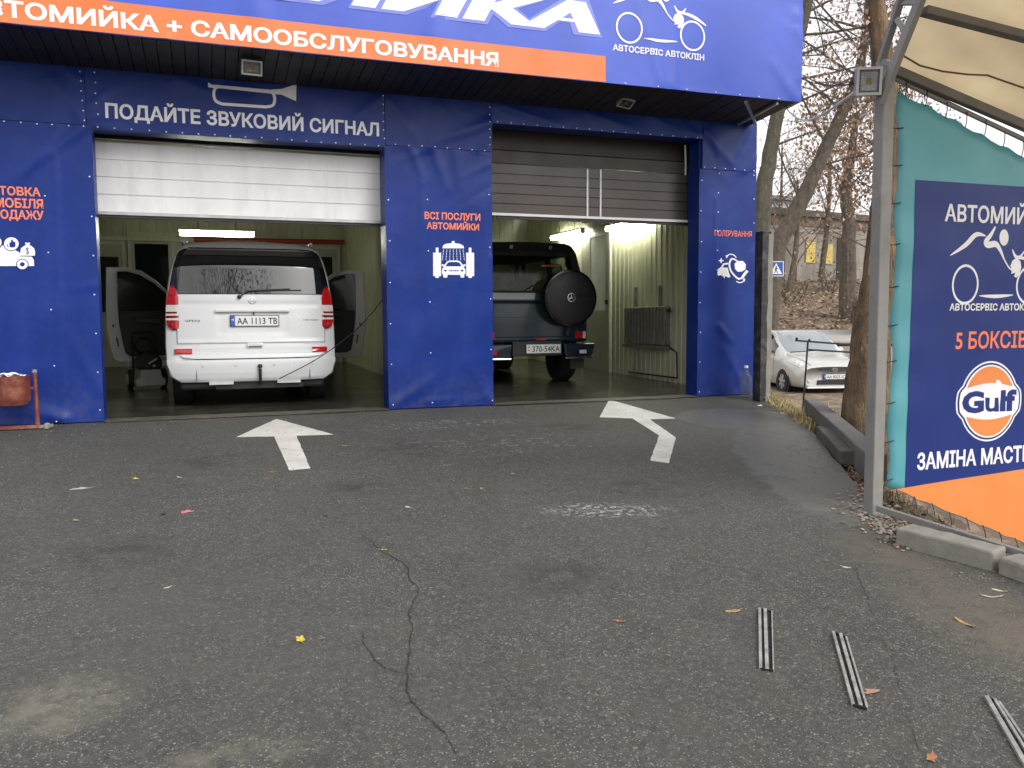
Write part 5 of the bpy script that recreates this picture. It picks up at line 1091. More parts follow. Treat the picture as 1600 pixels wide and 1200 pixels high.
LEAVES = [(470, 1001, 17, 'yellow', 'tan yellow lobed leaf on the asphalt left of the branching crack'), (1147, 955, 17, 'tan', 'tan leaf on the asphalt just left of the first drain strip'), (967, 971, 12, 'orange', 'small curled brown leaf between the crack and the drain strips'),
    (1355, 1081, 22, 'pink', 'pinkish leaf lying across the middle drain strip'), (1456, 1182, 18, 'orange', 'brown leaf at the bottom edge, between the two right drain strips'), (1509, 975, 17, 'tan', 'elongated tan leaf on the brown dirt right of the seam'), (1550, 933, 13, 'pale', 'pale elongated leaf below the kerb stone at right'),
    (1561, 923, 11, 'pale', 'pale leaf nearest the kerb stone at right'), (213, 748, 9, 'yellow', 'bright yellow leaf on the asphalt between the red bin and the straight arrow'), (598, 859, 8, 'yellow', 'tiny bright yellow leaf at the upper end of the crack'), (700, 727, 8, 'orange', 'small orange leaf on the asphalt between the two painted arrows'),
    (638, 793, 9, 'pale', 'small pale leaf on the asphalt above the crack'), (425, 738, 9, 'orange', 'orange brown leaf just below the tail of the straight arrow'), (730, 763, 8, 'tan', 'left one of two small tan leaves close together between the arrows'), (752, 763, 8, 'tan', 'right one of two small tan leaves close together between the arrows'),
    (802, 741, 8, 'olive', 'small olive leaf on the asphalt below the white chalk marks'), (118, 813, 10, 'olive', 'pale olive leaf on the asphalt at far left'), (1322, 887, 10, 'pale', 'pale leaf at the top of the dark seam at right'), (255, 803, 13, 'dark', 'dark wet leaf on the asphalt left of the pink wrapper'),
    (280, 746, 8, 'pale', 'small pale leaf left of the straight arrow, right of the yellow one'), (508, 806, 7, 'dark', 'small dark leaf below the straight arrow'), (262, 918, 7, 'pale', 'tiny white scrap of leaf on the asphalt at left, above the pale dirt'), (541, 697, 8, 'tan', 'tan leaf on the asphalt right of the straight arrow')]
for i, (px, py, s_, c_, lab) in enumerate(LEAVES):
    rnd = random.Random(i); p = PG(px, py); dist = (p-EYEP).length; size = s_/F_PX*dist*.82
    kind = 'long' if ('elong' in lab) else ('lobed' if i % 2 == 0 else 'oval')
    o = leaf_mesh(rnd, size, rnd.uniform(.1, .45), kind).build('fallen_leaf', mat(c_+'_leaf', LC[c_], rough=.7, var=.35, scale=60, dirt=tuple(c*.4 for c in LC[c_]), dirt_amt=.6, dscale=90), smooth=False)
    o.location = (p.x, p.y, lot_z(p.y)); o.rotation_euler = (math.atan(SLOPE), 0, rnd.uniform(0, 6.3)); tag(o, lab, 'leaf', 'leaves fallen on the asphalt')
def scrap(px, py, wpx, hpx, col, name, label, cat, rot=0):
    p = PG(px, py); k = (p-EYEP).length/F_PX; g = MB(); w_, h_ = wpx*k/2, hpx*k*1.6
    g.grid(6, 3, lambda a, b: Vector(((a-.5)*2*w_, (b-.5)*2*h_*(.7+.3*math.sin(a*5)), .006+.02*abs(noise.noise((a*2.5+px, b*2, 0))))))
    o = g.build(name, col, smooth=True, recalc=False); o.location = (p.x, p.y, lot_z(p.y)); o.rotation_euler = (math.atan(SLOPE), 0, rot); tag(o, label, cat)
scrap(293, 800, 18, 3, mat('pink_wrapper', (.6, .16, .2), rough=.5), 'wrapper', 'small pink wrapper on the asphalt below the straight arrow', 'litter', .25)
scrap(128, 763.5, 30, 2.2, mat('pale_scrap', (.36, .35, .32), rough=.8), 'paper_strip', 'flat pale strip of paper on the asphalt at left', 'litter', .12)
scrap(1188, 634, 8, 1.6, M_PAPER, 'paper_scrap', 'white paper scrap at the foot of the black post', 'litter', .1)
scrap(1222, 646, 7, 1.4, M_PAPER, 'paper_scrap', 'white paper scrap beside the dry grass near the handrail', 'litter', .5)

# ================================================================== CANOPY AND WALL BANNER
CY = 4.3
pb = PG(1357, 806)
t = thing('canopy', 'grey steel canopy frame with a tan membrane roof at the right edge', 'canopy', (pb.x, pb.y, lot_z(pb.y)))
def PW(mb, name, m, **k): return mb.build(name, m, t, world=True, **k)
pt = PY(1379, 96, CY); pbz = lot_z(pb.y)-.02
px0 = PY(1367, 600, CY).x
PW(MB().bar((4.035, CY-.02, pbz), (pt.x+.005, CY-.02, pt.z), .085, .085, up=(0, 1, 0)), 'post', M_GREYP, bevel=.008)
PW(MB().box(3.975, 4.11, CY-.09, CY+.05, pbz, pbz+.03), 'base_plate', M_GREYP)
P0 = PY(1388, 101, CY); P1 = PY(1600, 192, CY); P2 = PY(1440, 0, 3.98)
ed = (P1-P0); rd = (P2-P0)
nrm = ed.cross(rd).normalized(); nrm = nrm if nrm.z > 0 else -nrm
def on_roof(px, py): d = ray(px, py); k = (P0-EYEP).dot(nrm)/d.dot(nrm); return EYEP+d*k
def memb(a, b):
    k = b*7.1; up = min(k, 4.8); dn = max(0, k-4.8); p = P0+ed*(2.6*a)+rd*up+Vector((rd.x, rd.y, -rd.z))*dn  # unseen slope past the ridge, added and cut to shade the banner's top
    return p-nrm*(.03*math.sin(math.pi*min(1, a*2.6))*math.sin(math.pi*(k % 1.2)/1.2)-.014*noise.noise((a*7, b*22, 2)))
def m_membrane():
    m = bpy.data.materials.new('tan_membrane'); m.use_nodes = True; nt = m.node_tree; b = nt.nodes['Principled BSDF']; out = nt.nodes['Material Output']
    v = nn(nt, 'ShaderNodeTexCoord').outputs['Object']; c = mixc(nt, rampn(nt, noisen(nt, v, 1.6, 6), .3, .7), (.68, .53, .31), (.86, .71, .45)); nt.links.new(c, b.inputs['Base Color']); b.inputs['Roughness'].default_value = .6
    tr = nn(nt, 'ShaderNodeBsdfTranslucent'); nt.links.new(c, tr.inputs[0]); ms = nn(nt, 'ShaderNodeMixShader'); ms.inputs[0].default_value = .62
    nt.links.new(b.outputs[0], ms.inputs[1]); nt.links.new(tr.outputs[0], ms.inputs[2]); nt.links.new(ms.outputs[0], out.inputs[0]); return m
g = MB(); g.grid(40, 80, memb); PW(g, 'membrane', m_membrane(), smooth=True, recalc=False)
q0 = PY(1373, 146, CY-.06); q1 = q0+(P2-P0)*3.7
lowc = lambda k: P0+rd*k-ed.normalized()*.03-nrm*.03
C0 = PY(1374, 162, CY-.1); C1 = PY(1438, 0, 3.93); cdir = C1-C0
lowc = lambda k: C0+cdir*k
PW(MB().bar(C0, lowc(3.2), .045, .05), 'lower_chord', M_GREYP, bevel=.005)
upo = Vector((-.09, .0, .26))
U0 = PY(1377, 96, CY-.06); U1 = PY(1407, 0, 4.02); uc = lambda k: U0+(U1-U0)*k
PW(MB().bar(U0, uc(4.4), .04, .045), 'upper_chord', M_GREYP, bevel=.005)
for k in range(9):
    a = lowc(.38+k*.3); b_ = uc(.02+k*.47+(.25 if k % 2 else .0)); PW(MB().bar(a, b_, .03, .03), 'web', M_GREYP)
# eave beam and laced pipe, purlin
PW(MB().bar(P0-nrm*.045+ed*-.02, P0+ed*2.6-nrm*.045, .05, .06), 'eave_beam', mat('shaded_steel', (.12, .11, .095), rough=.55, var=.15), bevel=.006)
e0, e1 = PY(1397, 121, CY-.01), PY(1600, 221, CY-.01); dlt = e1-e0; ep0 = PY(1392, 123, CY); ep1 = PY(1600, 216+10, CY); 
lp0, lp1 = PY(1398, 122, CY+.03), PY(1600, 226, CY+.03)
lp0 = PY(1390, 116, CY); lp1 = PY(1600, 214+6, CY)
PW(MB().tube([PY(1393, 120, CY+.0), PY(1600, 218, CY), PY(1600, 218, CY)+(PY(1600, 218, CY)-PY(1393, 120, CY))*.8], .017, 8), 'laced_pipe', M_GREYP, smooth=True)
ua, ub = on_roof(1438, 8), on_roof(1600, 50)
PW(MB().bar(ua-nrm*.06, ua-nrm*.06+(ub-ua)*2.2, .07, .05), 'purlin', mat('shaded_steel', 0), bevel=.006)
# thin lacing rod beside the post and bottom bar
ra_, rb_ = PY(1391, 150, CY), PY(1368, 800, CY)
PW(MB().tube([ra_, rb_], .007, 6), 'lacing_rod', M_IRON, smooth=True)
b0 = PG(1371, 802); b1 = PG(1560, 862); b0 = PY(1371, 794, 4.2); bz = PX(1600, 866, 4.03)
PW(MB().bar(b0, b0+(bz-b0)*1.5, .035, .04), 'bottom_bar', M_GREYP, bevel=.004)
def membcable():
    pts = [on_roof(px, py)-nrm*.03 for px, py in ((1408, 82), (1435, 98), (1470, 107), (1510, 112), (1540, 113), (1565, 122), (1600, 134), (1650, 150))]; return [tuple(p) for p in pts]
PW(MB().tube(membcable(), .006, 6), 'cable', mat('brown_cable', (.12, .09, .05), rough=.6), smooth=True)
t_can = t
# banner
wb = thing('wall_banner', 'large teal, blue and orange banner laced to the canopy frame, with an orange oval logo', 'banner', (4.8, CY, -.1))
tl_, bl_, br_, tr_ = PY(1405, 141, CY), PY(1387, 762, CY), PY(1600, 851, CY), PY(1600, 241, CY)
kx = 1.9
xr2 = tl_.x+(tr_.x-tl_.x)*kx
def edge_top(x): s = (tr_.z-tl_.z)/(tr_.x-tl_.x); return tl_.z+s*(x-tl_.x)-.035*math.sin(math.pi*min(1, (x-tl_.x)/.35))*0-.02*abs(math.sin((x-tl_.x)*13))
def edge_bot(x): s = (br_.z-bl_.z)/(br_.x-bl_.x); return max(-.85, bl_.z+s*(x-bl_.x)+.012*abs(math.sin((x-bl_.x)*12)))
def wd(x, z): return .012*noise.noise((x*1.2, z*1.1, 4))+.005*noise.noise((x*4, z*3, 8))+.010*math.exp(-max(0, x-4.15)/.10)*math.sin(z*18)
def wpt(x, z, k=0): return Vector((x, CY-wd(x, z)-(.003+.0013*(k-1) if k else 0), z))
def wgrid(mb, x0, x1, lo, hi, k, nx=26, nz=40): mb.grid(nx, nz, lambda a, b: wpt(x0(b)+(x1-x0(b))*a, lo(x0(b)+(x1-x0(b))*a)+(hi(x0(b)+(x1-x0(b))*a)-lo(x0(b)+(x1-x0(b))*a))*b, k))
M_TEAL = mat('teal_print', (.085, .32, .37), rough=.45, var=.06, scale=2)
M_WBLUE = mat('deep_blue_print', (.010, .028, .17), spec=.3, rough=.42, var=.1, scale=1.5)
M_WORANGE = mat('wall_orange_print', (.74, .23, .055), rough=.5, var=.05, scale=2)
g = MB(); wgrid(g, lambda b: tl_.x-.03*math.sin(b*math.pi)*0+.012*math.sin(b*25), xr2, edge_bot, edge_top, 0); sh = g.build('sheet', M_TEAL, wb, world=True, smooth=True, recalc=False)
sm = sh.modifiers.new('thickness', 'SOLIDIFY'); sm.thickness = .003; sm.offset = -1
bTL, bBL = PY(1430, 281, CY), PY(1412, 760, CY); ztop = bTL.z; zbot = bBL.z-.005
osl = lambda x: bl_.z-.02+.055*max(0, (x-bl_.x))    # orange band's upper edge climbs slightly
g = MB(); wgrid(g, lambda b: bTL.x, xr2, lambda x: osl(x), lambda x: min(ztop, edge_top(x)-.02), 1); g.build('blue_panel', M_WBLUE, wb, world=True, recalc=False)
g = MB(); wgrid(g, lambda b: bl_.x+.02, xr2, lambda x: min(edge_bot(x)+.004, osl(x)-.002), lambda x: osl(x), 1, 26, 8); g.build('orange_band', M_WORANGE, wb, world=True, recalc=False)
wf = lambda k: (lambda x, z: wpt(x, z, k))
def wtext(mb, txt, pl, pr, cap, part, bold=.02, k=2):
    a, b_ = PY(*pl, CY), PY(*pr, CY); z0 = a.z; text_on(mb, txt, a.x, b_.x, z0, z0+PY(pl[0], cap, CY).z-a.z, wf(k), bold, part, 'L')
for a_ in (('АВТОМИЙКА', (1474, 345), (1584, 347), 319, 'АВТОМИ', .024), ('АВТОСЕРВІС АВТОКЛІН', (1482, 485), (1591, 486), 474.5, 'АВТОСЕРВІС АВТО', .03), ('ЗАМІНА МАСТИЛА', (1433, 734), (1594, 722), 709, 'ЗАМІНА МАСТ', .03)):
    g = MB(); wtext(g, *a_); g.build('lettering', M_WTEXT, wb, world=True, recalc=False)
a = PY(1506.5, 444.5, CY); c_ = PY(1606, 444, CY); u1 = c_.x-a.x
g = MB(); logo(g, lambda v: a.x+v*u1, lambda v: a.z+v*u1*1.12, wf(2)); g.build('emblem', M_WTEXT, wb, world=True, recalc=False)
g = MB(); wtext(g, '5 БОКСІВ', (1492, 545), (1588, 542), 519, '5 БОКСІ', .02); g.build('orange_lettering', M_OTEXT, wb, world=True, recalc=False)
# oval logo
gc = PY(1545.5, 627, CY); gl_, gr_ = PY(1496, 627, CY), PY(1596, 627, CY); rx_ = (gr_.x-gl_.x)/2; rz_ = (PY(1545, 564, CY).z-PY(1545, 689, CY).z)/2
def oval(sc):
    pts = []
    for i in range(72):
        a = 2*math.pi*i/72; ex, ez = rx_*.90*math.cos(a), rz_*math.sin(a)
        q = (abs(ez)/(rz_*.40)); bump_ = 1+.115*max(0, 1-max(0, q-.75)*4) if q < 1 else 1
        pts.append((gc.x+ex*sc*bump_, gc.z+ez*sc))
    return pts
lg = MB(); poly2d(lg, oval(1), wf(2)); lgo = lg.build('oval_logo', M_WTEXT, wb, world=True, recalc=False)
def sub(mb, name, m, k=None):
    mt = _XF[wb.name]; mb.v = [mt @ v for v in mb.v]; return mb.build(name, m, lgo, recalc=False)
g = MB(); poly2d(g, oval(.955), wf(3)); sub(g, 'blue_ring', M_WBLUE)
g = MB(); poly2d(g, oval(.91), wf(4)); sub(g, 'white_field', M_WTEXT)
g = MB()
for s in (1, -1):
    arc = [(gc.x+rx_*.90*.845*math.cos(a), gc.z+s*rz_*.87*math.sin(a)) for a in [math.radians(24+132*i/30) for i in range(31)]]
    x1_, x0_ = arc[0][0], arc[-1][0]; zb_ = arc[0][1]; low = [(x0_+(x1_-x0_)*i/12, zb_+s*.10*rz_*math.sin(math.pi*i/12)) for i in range(1, 12)]; poly2d(g, arc+low, wf(5))
sub(g, 'orange_field', M_WORANGE)
g = MB(); z_ = gc.z-rz_*.235; text_on(g, 'Gulf', gc.x-rx_*.83, gc.x+rx_*.83, z_, z_+rz_*.5, wf(5), .05); sub(g, 'logo_lettering', M_WBLUE)
# lacing cords: each a part of the banner
def cord(a, b_):
    m_ = (Vector(a)+Vector(b_))/2+Vector((0, -.006, -.004)); mb = MB(); mb.tube([a, m_, b_], .0035, 5); mb.build('cord', M_IRON, wb, world=True)
for i in range(7):
    f_ = .04+i*.155; x = tl_.x+f_*(tl_.x-tl_.x+1.1); p = Vector((x, CY-.005, edge_top(x)-.01)); cord(p, p+Vector((-.005, -.012, .10)))
for py in (200, 258, 317, 381, 447, 507, 563, 628, 688, 748):
    b_ = PY(1387+18*(762-py)/621+3, py, CY); k_ = (py-150)/650; r_ = ra_+(rb_-ra_)*k_; cord((r_.x, CY-.008, b_.z-.01), (b_.x+.015, CY-.012, b_.z))
for i in range(8):
    x = bl_.x+.06+i*.155; p = Vector((x, CY-.012, edge_bot(x)+.008)); k_ = min(1.3, (x-4.1)/1.1); r_ = b0+(bz-b0)*k_*.9; 
    cord(p, p+Vector((-.025, -.05, -.075)))
# floodlight on the post and its white cable
c = PY(1357.5, 127, CY-.12); floodlight(c, (math.radians(6), 0, math.radians(-26)), .15, .165, 'small floodlight with yellow chips on the grey canopy post', (.02, .07, 0))
a = PY(1226, 165, 8.7); b_ = PY(1342, 140, CY-.05)
tag(MB().tube([tuple(a.lerp(b_, i/14)+Vector((0, 0, -.22*math.sin(math.pi*i/14)**1.0*(1-.4*i/14)))) for i in range(15)], .009, 6).build('power_cable', M_STRIP, smooth=True), 'sagging white cable from the fascia corner to the canopy post', 'cable')
for k, (pa, za, pb_, zb_) in enumerate((((1180, 118), 11, (1378, 117), 6), ((1175, 186), 34, (1500, 190), 26), ((1170, 262), 30, (1480, 256), 26))):
    a, b_ = (PY(1254, 117, 8.6) if k == 0 else at(*pa, za)), at(*pb_, zb_); lab = ('dark wire between the blue fascia and the canopy floodlight', 'thin wire crossing the sky behind the trees, the upper one', 'thin wire crossing behind the leaning trunk, the lower one')[k]
    tag(MB().tube([tuple(a.lerp(b_, i/10)+Vector((0, 0, -.1*math.sin(math.pi*i/10)))) for i in range(11)], .008 if k == 0 else .012, 5).build('overhead_wire', M_IRON), lab, 'wire')

# ================================================================== BACKGROUND
# old building on the slope
wl, wr = at(1150, 440, 43), at(1460, 452, 51); wl.z = wr.z = 2.55
ob = thing('old_building', 'old plastered one-storey building with two boarded yellow windows on the slope behind', 'building', wl)
ax = (wr-wl).normalized(); nx_ = Vector((ax.y, -ax.x, 0)); LW = (wr-wl).length
M_OLD = mat('peeling_plaster', (.25, .225, .195), rough=.9, var=.2, scale=.8, bump=.5, bscale=6, dirt=(.11, .09, .075), dirt_amt=.75, dscale=1.0, streak=(2, 2, .5))
OW = lambda u, z, d: ax*u+nx_*d+Vector((0, 0, z))
HB = 3.75
g = MB(); g.prism([(0, -.8), (LW, -.8), (LW, HB), (0, HB)], -6, 0, OW); g.build('wall', M_OLD, ob)
g = MB(); g.prism([(-.3, HB+.002), (LW+.3, HB+.002), (LW+.3, HB+.34), (-.3, HB+.34)], -6.2, .22, OW); g.build('roof', mat('mossy_roof_edge', (.095, .08, .065), rough=.95, var=.4, scale=3, bump=.6, bscale=10), ob)
g = MB(); g.prism([(0, HB-.5), (LW, HB-.5), (LW, HB-.1), (0, HB-.1)], .003, .05, OW); g.build('cornice', mat('dark_brick_band', (.14, .105, .08), rough=.95, var=.35, scale=5), ob)
def wall_u(px, py):
    d = ray(px, py); t_ = (wl-EYEP).dot(nx_)/d.dot(nx_); p = EYEP+d*t_; return (p-wl).dot(ax), p.z-wl.z
for x0, x1, y0_, y1_ in ((1258, 1273, 378, 410), (1285.5, 1300, 382, 412)):
    u0, z0 = wall_u(x0, y1_); u1_, z1 = wall_u(x1, y0_)
    w_o = MB(); w_o.prism([(u0-.05, z0-.05), (u1_+.05, z0-.05), (u1_+.05, z1+.05), (u0-.05, z1+.05)], .002, .03, OW); wo = w_o.build('window', mat('old_window_frame', (.2, .17, .13), rough=.9), ob)
    MB().prism([(u0, z0), (u1_, z0), (u1_, z1), (u0, z1)], .031, .06, OW).build('board', mat('yellow_board', (.52, .40, .10), rough=.7, var=.15, scale=4, dirt=(.35, .26, .1), dirt_amt=.5), wo)
u0, z0 = wall_u(1306, 440); u1_, z1 = wall_u(1324, 372)
MB().prism([(u0, 0), (u1_, 0), (u1_, z1), (u0, z1)], .002, .04, OW).build('door', mat('dark_doorway', (.03, .027, .024), rough=.9), ob)
for px in (1224, 1243): u0, _ = wall_u(px, 400); MB().prism([(u0, 0), (u0+.35, 0), (u0+.35, HB-.5), (u0, HB-.5)], .002, .12, OW).build('pilaster', M_OLD, ob)
# far grey-blue building
fb = at(1196, 352, 66); fb.z = 3.0
f_ = thing('far_building', 'pale grey blue building with a white window far behind the left tree trunk', 'building', fb)
MB().box(-5, 3.4, 0, 8, 0, 7.1).build('wall', mat('pale_blue_wall', (.36, .39, .41), rough=.8), f_); MB().box(-5.3, 3.8, -.4, 8.4, 7.1, 7.4).build('roof', mat('grey_roof', (.2, .2, .2), rough=.8), f_)
MB().box(-.4, 1.0, -.06, -.002, 4.2, 5.9).build('window', mat('white_blind', (.7, .7, .7), rough=.6), f_)
# pedestrian sign
sc_ = at(1212.5, 420, 20.5); sg = thing('road_sign', 'small square blue pedestrian crossing sign behind the black post', 'road sign', (sc_.x, sc_.y, terr(sc_.x, sc_.y)-.05), math.radians(-22))
hz = sc_.z-sg.location.z
MB().tube([(-.1, .03, 0), (-.1, .03, hz+.3)], .03, 8).build('pole', M_STEEL, sg, smooth=True)
MB().box(-.182, .182, -.012, .0, hz-.182, hz+.182).build('sign_plate', M_PAPER, sg)
F = lambda a, b: Vector((a*.76, -.016, hz+b*.76)); F2 = lambda a, b: Vector((a*.76, -.018, hz+b*.76)); F3 = lambda a, b: Vector((a*.76, -.020, hz+b*.76))
g = MB(); poly2d(g, [(-.215, -.215), (.215, -.215), (.215, .215), (-.215, .215)], F); pn = g.build('blue_field', mat('sign_blue', (.02, .09, .34), rough=.4), sg, recalc=False)
g = MB(); poly2d(g, [(-.185, -.165), (.185, -.165), (0, .18)], F2); g.build('white_triangle', M_PAPER, sg, recalc=False)
g = MB(); poly2d(g, ell(.0, .075, .022, .024, 10), F3); ribbon2d(g, [(.0, .05), (-.01, -.03)], .045, F3); ribbon2d(g, [(-.01, -.02), (.05, -.13)], .026, F3); ribbon2d(g, [(-.01, -.02), (-.055, -.13)], .026, F3); ribbon2d(g, [(.0, .035), (-.055, -.015)], .02, F3); ribbon2d(g, [(.0, .035), (.055, -.01)], .02, F3); g.build('walking_figure', M_INK, sg, recalc=False)
# upright tyre at the foot of the slope
tp = at(1347, 514, 30.5); o = MB().lathe([(.33, -.2), (.5, -.235), (.6, -.2), (.64, -.1), (.64, .1), (.6, .2), (.5, .235), (.33, .2), (.36, 0), (.33, -.2)], 36, (0, 0, .62), (1, 0, 0)).build('scrap_tyre', mat('old_rubber', (.03, .029, .028), rough=.9, var=.3, scale=8, bump=.4, bscale=30), smooth=True)
o.location = (tp.x, tp.y, tp.z-.08); o.rotation_euler = (0, math.radians(8), math.radians(-36)); tag(o, 'large dark old tyre standing upright at the foot of the leafy slope', 'tyre')

# ---- trees
def bark(name, c, dirt, sc=8): return mat(name, c, rough=.95, var=.3, scale=sc, bump=.9, bscale=sc*3, dirt=dirt, dirt_amt=.9, dscale=sc*.5, streak=(3, 3, .45), bdist=.07)
M_BK1 = bark('grey_green_bark', (.115, .105, .075), (.06, .055, .04)); M_BK2 = bark('grey_brown_bark', (.135, .11, .085), (.065, .05, .04)); M_BK3 = bark('rough_orange_bark', (.21, .14, .08), (.04, .032, .025), 5)
M_LF = [mat('dry_leaf_a', (.30, .20, .135), rough=.75, var=.25, scale=2), mat('dry_leaf_b', (.22, .12, .07), rough=.75, var=.25, scale=2), mat('dry_leaf_c', (.42, .30, .21), rough=.75, var=.2, scale=2)]
M_LP = [mat('pink_leaf_a', (.36, .24, .20), rough=.75, var=.25, scale=2), mat('pink_leaf_b', (.24, .15, .12), rough=.75, var=.25, scale=2), mat('pink_leaf_c', (.46, .33, .24), rough=.75, var=.2, scale=2)]
def grow(mb, tips, rnd, p, d, L, r, depth, droop=.05, kids=(3, 4), spread=.75, shrink=.68, sides=5):
    pts = [p]; rs = [r]; n = 4 if depth > 0 else 3; dd = d.normalized()
    for i in range(n):
        dd = (dd+Vector((rnd.uniform(-1, 1), rnd.uniform(-1, 1), rnd.uniform(-1, 1)))*.12+Vector((0, 0, -droop*(1 if depth < 2 else 0)))).normalized(); pts.append(pts[-1]+dd*L/n); rs.append(r*(1-.55*(i+1)/n))
    mb.tube(pts, rs, sides if depth > 0 else 3, cap=False)
    if depth == 0: tips.append((pts[0], pts[-1])); return
    for k in range(rnd.randint(*kids)):
        f = rnd.uniform(.35, 1); i = min(n-1, int(f*n)); q = pts[i].lerp(pts[i+1], f*n-i)
        ax_ = Vector((rnd.uniform(-1, 1), rnd.uniform(-1, 1), rnd.uniform(-.6, .9))).normalized(); nd = (dd*(1-spread)+ax_*spread).normalized()
        grow(mb, tips, rnd, q, nd, L*shrink*rnd.uniform(.75, 1.15), max(.0035, rs[i]*.62), depth-1, droop, kids, spread, shrink, sides)
    tips.append((pts[-2], pts[-1]))
def leaves(mb, tips, rnd, per, size, spread, keep=1, hang=.5):
    for a, b_ in tips:
        if rnd.random() > keep: continue
        for k in range(rnd.randint(max(1, per//2), per)):
            c = a.lerp(b_, rnd.uniform(.2, 1.05))+Vector((rnd.gauss(0, spread), rnd.gauss(0, spread), rnd.gauss(-.4*spread, spread)))
            ax_ = Vector((rnd.uniform(-1, 1), rnd.uniform(-1, 1), rnd.uniform(-1, .3)-hang)).normalized(); s_ = ax_.cross(Vector((rnd.uniform(-1, 1), rnd.uniform(-1, 1), rnd.uniform(-1, 1)))).normalized(); sz = size*rnd.uniform(.6, 1.3); nz_ = ax_.cross(s_)*sz*.18
            mb.add([c, c+ax_*sz*.45+s_*sz*.33+nz_, c+ax_*sz, c+ax_*sz*.5-s_*sz*.33+nz_], [(0, 1, 2, 3)], rnd.randint(0, 2))
def tree(name, label, trunk, bk, lf, seed, limbs, per=5, size=.09, spread=.25, keep=1, depth=3, droop=.05, kids=(3, 4), hang=.5, group=None, zkeep=None):
    """trunk: (point, radius) list; limbs: (fraction along trunk, direction, length)"""
    rnd = random.Random(seed); pts = [Vector(p) for p, r in trunk]; rs = [r for p, r in trunk]
    if pts[0].y > 9.5: pts[0].z = min(pts[0].z, terr(pts[0].x, pts[0].y)-.12)
    base = pts[0]
    SP, SR = [], []
    for i in range(len(pts)-1):
        for k in range(5):
            f = k/5; SP.append(cr(pts[max(0, i-1)], pts[i], pts[i+1], pts[min(len(pts)-1, i+2)], f)+Vector((rnd.uniform(-1, 1), rnd.uniform(-1, 1), 0))*rs[i]*.06); SR.append(rs[i]+(rs[i+1]-rs[i])*f)
    SP.append(pts[-1]); SR.append(rs[-1])
    t = thing(name, label, 'tree', base, group=group); g = MB()
    g.tube(SP, SR, 26)
    for vi in range(len(SP)*26):
        i_, j_ = divmod(vi, 26); an = 2*math.pi*j_/26; d_ = g.v[vi]-SP[i_]
        g.v[vi] = SP[i_]+d_*(1+.15*noise.noise((math.cos(an)*3.4+seed, math.sin(an)*3.4, i_*.22))+.09*noise.noise((math.cos(an)*8, math.sin(an)*8+seed, i_*.5)))
    tips = []; lb = MB()
    for f, d, L in limbs:
        x = f*(len(SP)-1); i = min(len(SP)-2, int(x)); q = SP[i].lerp(SP[i+1], x-i); grow(lb, tips, rnd, q, Vector(d), L, min(SR[i]*.5, .010+L*.0105), depth, droop, kids)
    g.build('trunk', bk, t, world=True, smooth=True, recalc=False); lb.build('limbs', bk, t, world=True, smooth=True, recalc=False)
    if zkeep: tips = [q for q in tips if q[1].z > zkeep[0] or rnd.random() < zkeep[1]]
    c = MB(); leaves(c, tips, rnd, per, size, spread, keep, hang)
    if c.v: c.build('crown', lf, t, world=True, recalc=False)
    return t
cr_ = Vector((_r.x, _r.y, 0)).normalized(); cf_ = Vector((_f.x, _f.y, 0)).normalized()
def dv(rt, up, fw=0): return cr_*rt+Vector((0, 0, up))+cf_*fw
tree('tree', 'greenish grey trunk rising beside the right end of the blue fascia', [(at(1180, 470, 22), .25), (at(1189, 350, 22), .22), (at(1203, 240, 22), .19), (at(1222, 150, 22), .16), (at(1245, 70, 22), .14), (at(1264, -5, 22), .12), (at(1285, -110, 22), .08)], M_BK1, M_LP, 1,
     [(.35, dv(1, .3), 2.2), (.45, dv(1, .5, -.3), 2.6), (.55, dv(1, .25, .3), 3), (.62, dv(1, .4), 2.6), (.7, dv(1, .15), 3), (.78, dv(1, .5), 2.6), (.85, dv(1, .3, -.4), 3), (.9, dv(.9, -.1), 3), (.97, dv(1, .1), 3)], per=3, size=.12, spread=.16, keep=.7, depth=4, kids=(2, 4), droop=.06, hang=.9, zkeep=(at(1250, 150, 22).z, .08))
tree('tree', 'brown trunk leaning to the right across the sky behind the crossing sign', [(at(1198, 450, 24), .26), (at(1212, 400, 24), .24), (at(1240, 340, 24), .22), (at(1268, 280, 24), .20), (at(1292, 228, 24), .18), (at(1318, 172, 24), .16), (at(1340, 118, 24), .13), (at(1352, 50, 24), .11), (at(1362, -60, 24), .07)], M_BK2, M_LF, 2,
     [(.3, dv(-.6, 1), 2.2), (.42, dv(1, .3), 2.2), (.5, dv(-.5, 1), 3), (.55, dv(.7, .5), 2.4), (.62, dv(-.8, .8), 2.8), (.7, dv(.8, .2), 2.2), (.75, dv(-1, .5), 3), (.82, dv(-.7, .9), 3), (.88, dv(-1, .2), 3), (.93, dv(1, .1), 2.5), (.97, dv(-1, .0), 3)], per=3, size=.12, spread=.16, keep=.3, depth=4, kids=(2, 4), droop=.05, hang=.8)
tb = at(1352, 712, 8.4); tb.z = -.85
tree('tree', 'thick rough trunk with orange patches right behind the grey canopy post', [(tb, .29), (at(1351, 690, 8.4), .235), (at(1354, 610, 8.4), .205), (at(1361, 530, 8.4), .185), (at(1374, 430, 8.5), .165), (at(1385, 330, 8.6), .145), (at(1392, 240, 8.6), .12), (at(1384, 140, 8.5), .11), (at(1372, 30, 8.4), .09), (at(1362, -120, 8.2), .06)], M_BK3, M_LP, 3,
     [(.86, dv(-.6, .8), .35), (.9, dv(-.6, .9), .4), (.94, dv(-.5, .9, .4), .4), (1, dv(-.6, .6), .4), (.82, dv(.8, .6), .5), (.72, dv(.7, .7, .3), .5)], per=2, size=.07, spread=.05, keep=.5, droop=.05, hang=1.0)
